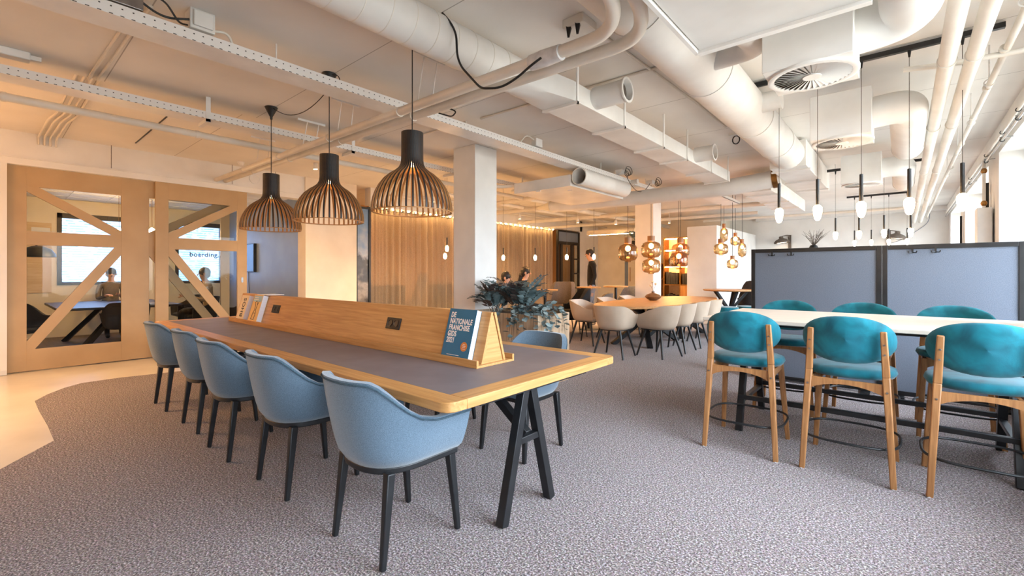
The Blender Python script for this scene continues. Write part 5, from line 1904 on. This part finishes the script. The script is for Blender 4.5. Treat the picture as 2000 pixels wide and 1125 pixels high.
for i in range(12):
    m = frond((0, 0, 0.12), 2 * PI * i / 12, 0.42, R(rn.uniform(60, 110)), 8, 0.1, 0.022, rn, R(20))
    m.build('frond', MT['leafgrey'], t, local=True, angle=80)
MB().tube([(0, 0, 0.14), (0, 0, ZC - 1.98)], 0.004, 5).build('hanging_cord', MT['rubber'], t, local=True)

# ------------------------------------------------------------------ far pipes over the lounge
for i, (pts, r, lab) in enumerate((([(-8.6, 7.2, 2.76), (-3.3, 7.0, 2.80)], 0.04, 'cream pipe over the lounge, nearest the column'),
                                   ([(-8.6, 8.4, 2.80), (-3.0, 8.6, 2.84)], 0.05, 'thick cream pipe over the lounge behind the column'),
                                   ([(-8.6, 10.3, 2.78), (-2.0, 10.6, 2.74)], 0.05, 'thick cream pipe crossing beyond the second column'),
                                   ([(-8.6, 11.6, 2.72), (-2.6, 11.9, 2.72)], 0.04, 'farthest cream pipe crossing toward the white block'),
                                   ([(-6.9, 5.6, 2.86), (-6.9, 14.8, 2.86)], 0.045, 'cream pipe running along the lounge ceiling'),
                                   ([(-8.2, 5.6, 2.94), (-8.2, 14.8, 2.94)], 0.03, 'thin cream pipe close to the curtain bulkhead'),
                                   ([(-6.0, 8.8, 2.82), (-5.9, 14.8, 2.82)], 0.06, 'wide cream pipe above the standing man'),
                                   ([(-4.0, 12.4, 2.66), (0.2, 12.6, 2.66)], 0.03, 'thin pipe crossing before the far wall'))):
    pipe('ceiling_pipe', lab, 'pipe', pts, r, MT['pipe'], group='pipes over the lounge')
t = thing('rect_duct', 'flat white duct section at the far end beside the big duct', 'duct', (-1.9, 9.5, 2.7))
MB().box(-2.05, -1.6, 8.2, 11.5, 2.62, 2.86).build('duct_body', MT['duct'], t, bevel=0.004)
for y in (8.6, 9.6, 10.6):
    MB().box(-2.07, -1.58, y, y + 0.025, 2.60, 2.62).build('duct_hanger', MT['white'], t)
t = thing('cable_tray', 'short white cable tray carrying plugs over the round table', 'cable tray', (-2.4, 9.6, 2.72))
MB().box(-2.95, -2.6, 8.2, 10.35, 2.74, 2.75).build('tray_bottom', MT['white'], t)
MB().box(-2.605, -2.6, 8.2, 10.35, 2.74, 2.80).build('side_flange', MT['white'], t)
for i in range(6):
    MB().box(-2.85, -2.78, 9.0 + i * 0.22, 9.12 + i * 0.22, 2.751, 2.83).build('plug', MT['white'], t, bevel=0.004)

# ------------------------------------------------------------------ cord bulbs and ceiling spots of the lounge
BROD = MB().lathe([(0, 0.11), (0.012, 0.11), (0.013, 0.26), (0, 0.262)], 10).mesh('socket_tube', MT['rubber'])
BBULB = MB().lathe([(0, 0), (0.02, 0.006), (0.032, 0.04), (0.03, 0.08), (0.014, 0.11), (0, 0.112)], 12).mesh('bulb', MT['cordbulb'])
for i, (x, y, z, lab) in enumerate(((-6.33, 7.08, 1.56, 'bare cord bulb at the right edge of the white column'), (-5.83, 7.52, 1.56, 'bare cord bulb above the seated woman'),
                                    (-5.33, 7.95, 1.57, 'bare cord bulb in front of the black glazed door'), (-4.9, 8.32, 1.58, 'bare cord bulb just right of the standing man'),
                                    (-6.46, 5.65, 1.70, 'upper bare cord bulb at the left edge of the white column'), (-6.55, 5.68, 1.56, 'lower bare cord bulb at the left edge of the white column'))):
    t = thing('cord_bulb_lamp', lab, 'pendant lamp', (x, y, z), 0, 'bare cord bulbs of the lounge')
    place('socket_tube', BROD, t, local=True)
    place('bulb', BBULB, t, local=True)
    MB().tube([(0, 0, 0.26), (0, 0, ZL - z if x < -5.38 else ZC - z)], 0.003, 5).build('cord', MT['greycloth'], t, local=True)
SPOTS = [(-7.67, 9.23, 2.72, 'small bright ceiling spot over the right curtain'), (-6.51, 10.23, 2.62, 'small bright ceiling spot by the black glazed door'),
         (-5.75, 10.88, 2.58, 'small bright ceiling spot at the linear lamp'), (-7.3, 6.0, 2.75, 'small ceiling spot in front of the left curtain'),
         (-6.3, -0.2, 2.85, 'added ceiling spot over the pale aisle floor, first out of view'), (-6.6, -1.2, 2.85, 'added ceiling spot over the pale aisle floor, second out of view'),  # unseen aisle spots, added to warm the left side
         (-7.4, 3.6, 3.02, 'added ceiling spot in front of the cream pier'), (-5.0, 12.6, 2.7, 'ceiling spot in front of the bookcase')]  # the pier spot is added to brighten the pier
SP_L = []
for i, (x, y, z, lab) in enumerate(SPOTS):
    zc_ = ZL if x < -5.38 else ZC
    t = thing('ceiling_spot', lab, 'spotlight', (x, y, z), 0, 'warm ceiling spots')
    m = MB()
    m.lathe([(0.0, 0.02), (0.03, 0.02), (0.032, 0.0), (0.036, 0.0), (0.036, 0.1), (0.0, 0.1)], 16)
    m.build('can', MT['white'], t, local=True)
    MB().lathe([(0, 0.012), (0.03, 0.012), (0.03, 0.018), (0, 0.018)], 14).build('lens', MT['led'], t, local=True)
    MB().tube([(0, 0, 0.1), (0, 0, zc_ - z)], 0.008, 6).build('stem', MT['white'], t, local=True)
    SP_L.append((x, y, z))

# unseen globe lamps added left of and behind the view for warm light
GL = MB().ball((0, 0, 0.09), 0.09, n=18, m=10).mesh('globe', MT['globe'])
for i, (x, y) in enumerate(((-7.3, -1.0), (-7.3, -2.4), (-7.3, -3.8))):
    t = thing('added_globe_lamp', 'added warm globe pendant out of view over the aisle, %s along' % ORD[i], 'pendant lamp', (x, y, 2.1), 0, 'added globe pendants out of view over the aisle')
    place('globe', GL, t, local=True)
    zc_ = ZL if x < -5.38 else ZC
    MB().tube([(0, 0, 0.18), (0, 0, zc_ - 2.1)], 0.004, 6).build('cord', MT['rubber'], t, local=True)

# ------------------------------------------------------------------ lounge furniture


def bistro(lab, x, y, h, r):
    t_ = thing('bistro_table', lab, 'table', (x, y, 0), 0, 'small round lounge tables')
    MB().lathe([(0, h - 0.03), (r - 0.01, h - 0.03), (r, h - 0.015), (r, h), (0, h)], 28).build('tabletop', MT['oak_y'], t_, local=True)
    MB().tube([(0, 0, 0.02), (0, 0, h - 0.03)], 0.03, 12).build('column_leg', MT['blackm'], t_, local=True)
    MB().lathe([(0, 0), (0.22, 0), (0.22, 0.012), (0.03, 0.03), (0, 0.03)], 24).build('foot_plate', MT['blackm'], t_, local=True)


bistro('small round oak table behind the planter ferns', -5.72, 7.72, 0.95, 0.27)
bistro('small round oak table in front of the standing man', -5.5, 9.1, 0.98, 0.28)
bistro('small round oak table behind the standing man', -5.02, 9.5, 1.0, 0.28)
lounge('lounge_chair', 'black quilted lounge chair between planter and oval table', -5.2, 7.95, R(140), MT['blackknit'], 0.62, 0.55, 0.98)
lounge('lounge_chair', 'taupe lounge chair beside the black lounge chair', -5.1, 8.72, R(110), MT['greycloth'], 0.6, 0.5, 0.86)
lounge('lounge_chair', 'grey high lounge chair by the black glazed door', -5.75, 8.35, R(200), MT['greycloth'], 0.6, 0.6, 1.1)
lounge('side_chair', 'pale grey cafe chair behind the standing man', -5.2, 10.35, R(60), MT['jeans'], 0.5, 0.5, 0.98, 'chair')
t = thing('cafe_bench', 'long grey upholstered seat the two people sit on', 'bench', (-6.1, 7.0, 0))
MB().box(-6.55, -5.85, 6.3, 7.75, 0.14, 0.52).build('seat', MT['greycloth'], t, bevel=0.03)
MB().box(-6.5, -5.9, 6.35, 7.7, 0.0, 0.14).build('plinth', MT['rubber'], t)

# ------------------------------------------------------------------ people


def skinned(name, joints, bones, mats, rule, sub=1):
    """joints: name -> (pos, radius or (rx, ry)); one continuous skinned surface"""
    names = list(joints)
    me = bpy.data.meshes.new(name)
    me.from_pydata([joints[k][0] for k in names], [(names.index(a), names.index(b)) for a, b in bones], [])
    o_ = bpy.data.objects.new(name, me)
    col.objects.link(o_)
    o_.modifiers.new('skin', 'SKIN').use_smooth_shade = True
    sk = me.skin_vertices[0].data
    for i, k in enumerate(names):
        r = joints[k][1]
        sk[i].radius = r if isinstance(r, tuple) else (r, r)
        sk[i].use_root = (i == 0)
    sb = o_.modifiers.new('sub', 'SUBSURF')
    sb.levels = sub
    sb.render_levels = sub
    dg = bpy.context.evaluated_depsgraph_get()
    ev = o_.evaluated_get(dg)
    new = bpy.data.meshes.new_from_object(ev)
    new.materials.clear()
    for m in mats:
        new.materials.append(m)
    for p in new.polygons:
        p.use_smooth = True
        p.material_index = rule(p.center)
    o_.modifiers.clear()
    o_.data = new
    bpy.data.meshes.remove(me)
    return o_


def hand(J, B, wrist, d, side, pre):
    """palm and five bent fingers hanging from a wrist; d = pointing direction"""
    w = Vector(J[wrist][0])
    d = Vector(d).normalized()
    s = Vector(side).normalized()
    n = d.cross(s).normalized()
    J[pre + 'palm'] = (tuple(w + d * 0.06), (0.034, 0.02))
    B.append((wrist, pre + 'palm'))
    for i, (off, L) in enumerate(((-0.026, 0.062), (-0.009, 0.075), (0.009, 0.072), (0.026, 0.055))):
        a = w + d * 0.095 + s * off
        b = a + d * L * 0.55 + n * 0.01
        c = b + d * L * 0.4 + n * 0.025
        for q, (p_, r_) in enumerate(((a, 0.010), (b, 0.009), (c, 0.007))):
            J['%sf%d%d' % (pre, i, q)] = (tuple(p_), r_)
        B += [(pre + 'palm', '%sf%d0' % (pre, i)), ('%sf%d0' % (pre, i), '%sf%d1' % (pre, i)), ('%sf%d1' % (pre, i), '%sf%d2' % (pre, i))]
    a = w + d * 0.045 - s * 0.038
    b = a + d * 0.035 - s * 0.012 + n * 0.012
    J[pre + 't0'] = (tuple(a), 0.011)
    J[pre + 't1'] = (tuple(b), 0.009)
    B += [(pre + 'palm', pre + 't0'), (pre + 't0', pre + 't1')]


def head_parts(t_, c, hairmat, long_hair=False):
    """face features and hair; the face looks along local +Y"""
    x, y, z = c
    h = MB()
    h.ball((x, y - 0.016, z + 0.032), 0.088, 0.10, 0.098, 16, 10)
    h.ball((x, y - 0.052, z - 0.01), 0.078, 0.06, 0.08, 14, 8)
    if long_hair:
        h.ball((x, y - 0.105, z - 0.06), 0.05, 0.05, 0.06, 12, 8)
        h.tube([(x, y - 0.11, z - 0.07), (x, y - 0.13, z - 0.2), (x, y - 0.11, z - 0.3)], [0.04, 0.045, 0.015], 10)
    hr = h.build('hair', hairmat, t_, local=True, angle=80)
    f = MB()
    f.beam((x, y + 0.084, z + 0.0), (x, y + 0.104, z - 0.035), 0.014, 0.012, 0.026, 0.02)
    f.build('nose', MT['skin'], t_, local=True, bevel=0.004)
    for s in (-1, 1):
        MB().ball((x + s * 0.03, y + 0.083, z + 0.002), 0.011, 0.006, 0.007, 8, 6).build('eye', MT['ink'], t_, local=True)
        MB().ball((x + s * 0.08, y - 0.005, z - 0.01), 0.012, 0.022, 0.032, 8, 6).build('ear', MT['skin'], t_, local=True)
    MB().ball((x, y + 0.083, z - 0.058), 0.024, 0.008, 0.007, 8, 6).build('mouth', MT['orange'] if False else MT['leafbrown'], t_, local=True)


# standing man in profile, black jumper, pale jeans
t = thing('person', 'standing person in black jumper and pale jeans, head bowed, looking left', 'person', (-5.79, 9.72, 0), R(40.7 + 90 - 4))
J = {'pelvis': ((0, 0, 0.97), (0.155, 0.115)), 'belly': ((0, 0.01, 1.14), (0.145, 0.105)), 'chest': ((0, 0.0, 1.36), (0.17, 0.115)), 'shoulders': ((0, -0.015, 1.52), (0.13, 0.08)),
     'neck': ((0, 0.02, 1.61), 0.055), 'jaw': ((0, 0.07, 1.69), (0.058, 0.068)), 'head': ((0, 0.06, 1.76), (0.082, 0.098)), 'crown': ((0, 0.045, 1.83), (0.07, 0.085))}
B = [('pelvis', 'belly'), ('belly', 'chest'), ('chest', 'shoulders'), ('shoulders', 'neck'), ('neck', 'jaw'), ('jaw', 'head'), ('head', 'crown')]
for s, sy in ((-1, 0.06), (1, -0.05)):
    k = 'l' if s < 0 else 'r'
    J.update({k + 'hip': ((s * 0.09, 0, 0.88), 0.095), k + 'knee': ((s * 0.10, 0.03 + sy, 0.49), 0.062), k + 'calf': ((s * 0.10, sy, 0.33), 0.058), k + 'ankle': ((s * 0.10, sy - 0.02, 0.09), 0.042),
              k + 'heel': ((s * 0.10, sy - 0.04, 0.045), 0.042), k + 'toe': ((s * 0.105, sy + 0.16, 0.035), (0.042, 0.032)),
              k + 'sh': ((s * 0.19, -0.02, 1.49), 0.066), k + 'elbow': ((s * 0.25, -0.06, 1.20), 0.046), k + 'wrist': ((s * 0.22, 0.05, 0.98), 0.03)})
    B += [('pelvis', k + 'hip'), (k + 'hip', k + 'knee'), (k + 'knee', k + 'calf'), (k + 'calf', k + 'ankle'), (k + 'ankle', k + 'heel'), (k + 'heel', k + 'toe'),
          ('shoulders', k + 'sh'), (k + 'sh', k + 'elbow'), (k + 'elbow', k + 'wrist')]
    hand(J, B, k + 'wrist', (0, 0.35, -1), (s * 0.2, 1, 0.3), k)


def man_rule(c):
    if c.z > 1.585:
        return 0
    if abs(c.x) > 0.16 and c.z < 1.0 and c.z > 0.7:
        return 0
    if c.z > 1.0:
        return 1
    if c.z > 0.085:
        return 2
    return 3


b = skinned('body', J, B, [MT['skin'], MT['blackknit'], MT['jeans'], MT['shoe']], man_rule)
b.parent = t
head_parts(t, (0, 0.06, 1.765), MT['hair'])


def seated(lab, x, y, rz, mats, hairmat, long_hair, zs=0.52):
    t_ = thing('person', lab, 'person', (x, y, 0), rz)
    J = {'pelvis': ((0, 0, zs + 0.1), (0.16, 0.12)), 'belly': ((0, 0.02, zs + 0.25), (0.13, 0.10)), 'chest': ((0, 0.05, zs + 0.43), (0.155, 0.105)), 'shoulders': ((0, 0.05, zs + 0.56), (0.12, 0.075)),
         'neck': ((0, 0.07, zs + 0.64), 0.048), 'jaw': ((0, 0.11, zs + 0.71), (0.054, 0.06)), 'head': ((0, 0.1, zs + 0.78), (0.078, 0.092)), 'crown': ((0, 0.085, zs + 0.85), (0.065, 0.08))}
    B = [('pelvis', 'belly'), ('belly', 'chest'), ('chest', 'shoulders'), ('shoulders', 'neck'), ('neck', 'jaw'), ('jaw', 'head'), ('head', 'crown')]
    for s in (-1, 1):
        k = 'l' if s < 0 else 'r'
        J.update({k + 'hip': ((s * 0.09, 0.06, zs + 0.085), 0.085), k + 'knee': ((s * 0.11, 0.46, zs + 0.07), 0.06), k + 'ankle': ((s * 0.11, 0.44, 0.09), 0.042), k + 'toe': ((s * 0.115, 0.6, 0.035), (0.04, 0.03)),
                  k + 'sh': ((s * 0.175, 0.04, zs + 0.53), 0.058), k + 'elbow': ((s * 0.21, 0.12, zs + 0.27), 0.043), k + 'wrist': ((s * 0.1, 0.34, zs + 0.35), 0.028)})
        B += [('pelvis', k + 'hip'), (k + 'hip', k + 'knee'), (k + 'knee', k + 'ankle'), (k + 'ankle', k + 'toe'), ('shoulders', k + 'sh'), (k + 'sh', k + 'elbow'), (k + 'elbow', k + 'wrist')]
        hand(J, B, k + 'wrist', (-s * 0.3, 0.9, 0.1), (s * 0.9, 0.3, 0), k)

    def rule(c):
        if c.z > zs + 0.62 or (c.y > 0.33 and c.z > zs + 0.22):
            return 0
        if c.z > zs + 0.17:
            return 1
        return 2 if c.z > 0.09 else 3
    b_ = skinned('body', J, B, mats, rule)
    b_.parent = t_
    head_parts(t_, (0, 0.10, zs + 0.785), hairmat, long_hair)


seated('seated person in black top with dark tied-back hair, looking right', -6.05, 7.33, R(-55), [MT['skin'], MT['blackknit'], MT['darkcloth'], MT['rubber']], MT['hair'], True)
seated('seated person with short hair and beige jumper half behind the column', -6.06, 6.74, R(-70), [MT['skin'], MT['greyknit'], MT['jeans'], MT['shoe']], MT['hair'], False, 0.42)

# ------------------------------------------------------------------ meeting room contents
t = thing('meeting_table', 'long dark meeting table behind the sliding doors', 'table', (-11.0, 1.4, 0))
MB().box(-12.2, -9.9, 0.75, 2.35, 0.70, 0.74).build('tabletop', MT['darkwood'], t, bevel=0.006)
for x in (-11.8, -10.3):
    for y in (1.0, 2.1):
        MB().beam((x, 1.55, 0.70), (x + (0.25 if x > -11 else -0.25), y, 0.0), 0.09, 0.07).build('leg', MT['blackm'], t)


def office_chair(lab, x, y, rz, mat, src=[None]):
    if src[0] is None:
        c = thing('meeting_chair', lab, 'chair', (0, 0, 0), 0, 'dark meeting chairs')
        m = MB()
        shell(m, 0.60, 0.3, 0.2, 0.46, 0.24, 0.2, 0.42, 0.84, 0.66, 0.03, nv=6, nu=24)
        m.build('shell', mat, c, angle=60)
        m = MB()
        pad(m, 0.22, 0.21, 0.06, 0.43)
        m.build('seat_pad', mat, c, angle=60)
        MB().tube([(0, 0, 0.06), (0, 0, 0.42)], 0.025, 10).build('stem', MT['blackm'], c)
        for k in range(4):
            a = R(45 + 90 * k)
            MB().beam((0, 0, 0.16), (0.3 * math.cos(a), 0.3 * math.sin(a), 0.03), 0.04, 0.04, 0.03, 0.02).build('leg', MT['blackm'], c)
        src[0] = c
        c.location = (x, y, 0)
        c.rotation_euler = (0, 0, rz)
        return
    dup(src[0], (x, y, 0), rz, lab, 'dark meeting chairs')


office_chair('dark tub chair nearest the left sliding door glass', -9.75, 0.35, R(-60), MT['darkcloth'])
office_chair('dark tub chair at the meeting table head facing the window', -9.45, 1.5, R(90), MT['darkcloth'])
office_chair('dark tub chair at the meeting table, left side, first', -10.5, 0.35, 0, MT['darkcloth'])
office_chair('dark tub chair at the meeting table, left side, second', -11.4, 0.35, 0, MT['darkcloth'])
office_chair('dark tub chair at the meeting table, right side, first', -10.3, 2.75, PI, MT['darkcloth'])
office_chair('dark tub chair at the meeting table, right side, second', -11.3, 2.75, PI, MT['darkcloth'])
office_chair('dark tub chair behind the right sliding door stile', -9.5, 3.3, R(120), MT['darkcloth'])
t = thing('arc_lamp', 'black dome floor lamp in the meeting room corner', 'floor lamp', (-11.9, -0.2, 0))
MB().lathe([(0, 0), (0.18, 0), (0.18, 0.02), (0, 0.02)], 24, c=(-12.1, -0.5, 0)).build('base', MT['blackm'], t)
MB().tube(arc_pts([(-12.1, -0.5, 0.02), (-12.1, -0.5, 1.9), (-11.7, 0.3, 1.98), (-11.5, 0.62, 1.78)], 0.4), 0.012, 8).build('arm', MT['blackm'], t)
MB().lathe([(0.24, 1.58), (0.235, 1.63), (0.18, 1.72), (0.06, 1.77), (0, 1.775)], 28, c=(-11.5, 0.62, 0)).build('shade', MT['blackm'], t)
t = thing('television', 'black wall screen on the slate wall behind the right sliding door', 'television', (-11.4, 4.06, 1.6))
MB().box(-12.15, -11.15, 4.0, 4.058, 1.32, 1.97).build('housing', MT['blackm'], t, bevel=0.004)
MB().box(-12.13, -11.17, 3.996, 4.0, 1.34, 1.95).build('display', MT['screenblack'], t)
MB().tube(arc_pts([(-11.6, 4.05, 1.32), (-11.6, 4.05, 1.1), (-11.55, 4.05, 0.75)], 0.1), 0.006, 6).build('power_cable', MT['rubber'], t)
t = thing('laptop', 'open laptop with bright screen on the meeting table', 'laptop', (-10.2, 2.0, 0.74))
MB().box(-10.4, -10.1, 1.85, 2.2, 0.74, 0.757).build('keyboard_base', MT['chrome'], t, bevel=0.003)
MB().beam((-10.1, 2.025, 0.757), (-10.0, 2.025, 0.96), 0.35, 0.008, up=(0, 1, 0)).build('lid', MT['bookblue'], t)
seated('person working at the meeting table, brown jumper, seen through the left door', -12.45, 1.72, R(-90), [MT['skin'], MT['greycloth'], MT['darkcloth'], MT['rubber']], MT['hair'], False, 0.5)
seated('person in brown jumper seen through the right door pane', -10.3, 2.9, R(170), [MT['skin'], MT['greyknit'], MT['darkcloth'], MT['rubber']], MT['leafbrown'], False, 0.5)
BB = MB().lathe([(0, 0), (0.04, 0.01), (0.06, 0.05), (0.045, 0.1), (0.015, 0.13), (0, 0.13)], 14).mesh('bulb', MT['meetbulb'])
for x, y, z, lab in ((-10.8, 1.61, 1.98, 'bright bare bulb over the meeting table, left of the stile'), (-10.8, 2.09, 2.02, 'bright bare bulb over the meeting table, in the narrow door slit')):
    t = thing('bulb_pendant_lamp', lab, 'pendant lamp', (x, y, z), 0, 'bulbs over the meeting table')
    place('bulb', BB, t, local=True)
    MB().tube([(0, 0, 0.13), (0, 0, 2.79 - z)], 0.004, 5).build('cord', MT['brass'], t, local=True)
t = thing('notice_board', 'cork board on the meeting room wall left of its window', 'notice board', (MX, 0.55, 1.7))
MB().box(MX, MX + 0.02, 0.2, 0.9, 0.9, 2.3).build('cork_sheet', MT['oak_pale'], t)
t = thing('wall_sheet', 'framed paper sheet on the meeting room wall', 'picture', (MX, 0.75, 2.05))
MB().box(MX + 0.021, MX + 0.03, 0.62, 0.88, 1.85, 2.2).build('sheet', MT['paper'], t)
# ------------------------------------------------------------------ lamps' own light


def light(kind, loc, energy, color, size=0.05, rot=None, spot=None, blend=0.6):
    l = bpy.data.lights.new('lamp_light', kind)
    l.energy = energy
    l.color = color
    l.shadow_soft_size = size
    if spot:
        l.spot_size = R(spot)
        l.spot_blend = blend
    o_ = bpy.data.objects.new('lamp_light', l)
    col.objects.link(o_)
    o_.location = loc
    if rot:
        o_.rotation_euler = rot
    return o_


WARM = (1.0, 0.60, 0.27)
for (x, y, z) in SP_L:
    light('SPOT', (x, y, z - 0.01), 420.0 if y > 4.5 else 240.0, WARM, 0.03, spot=125, blend=1.0)
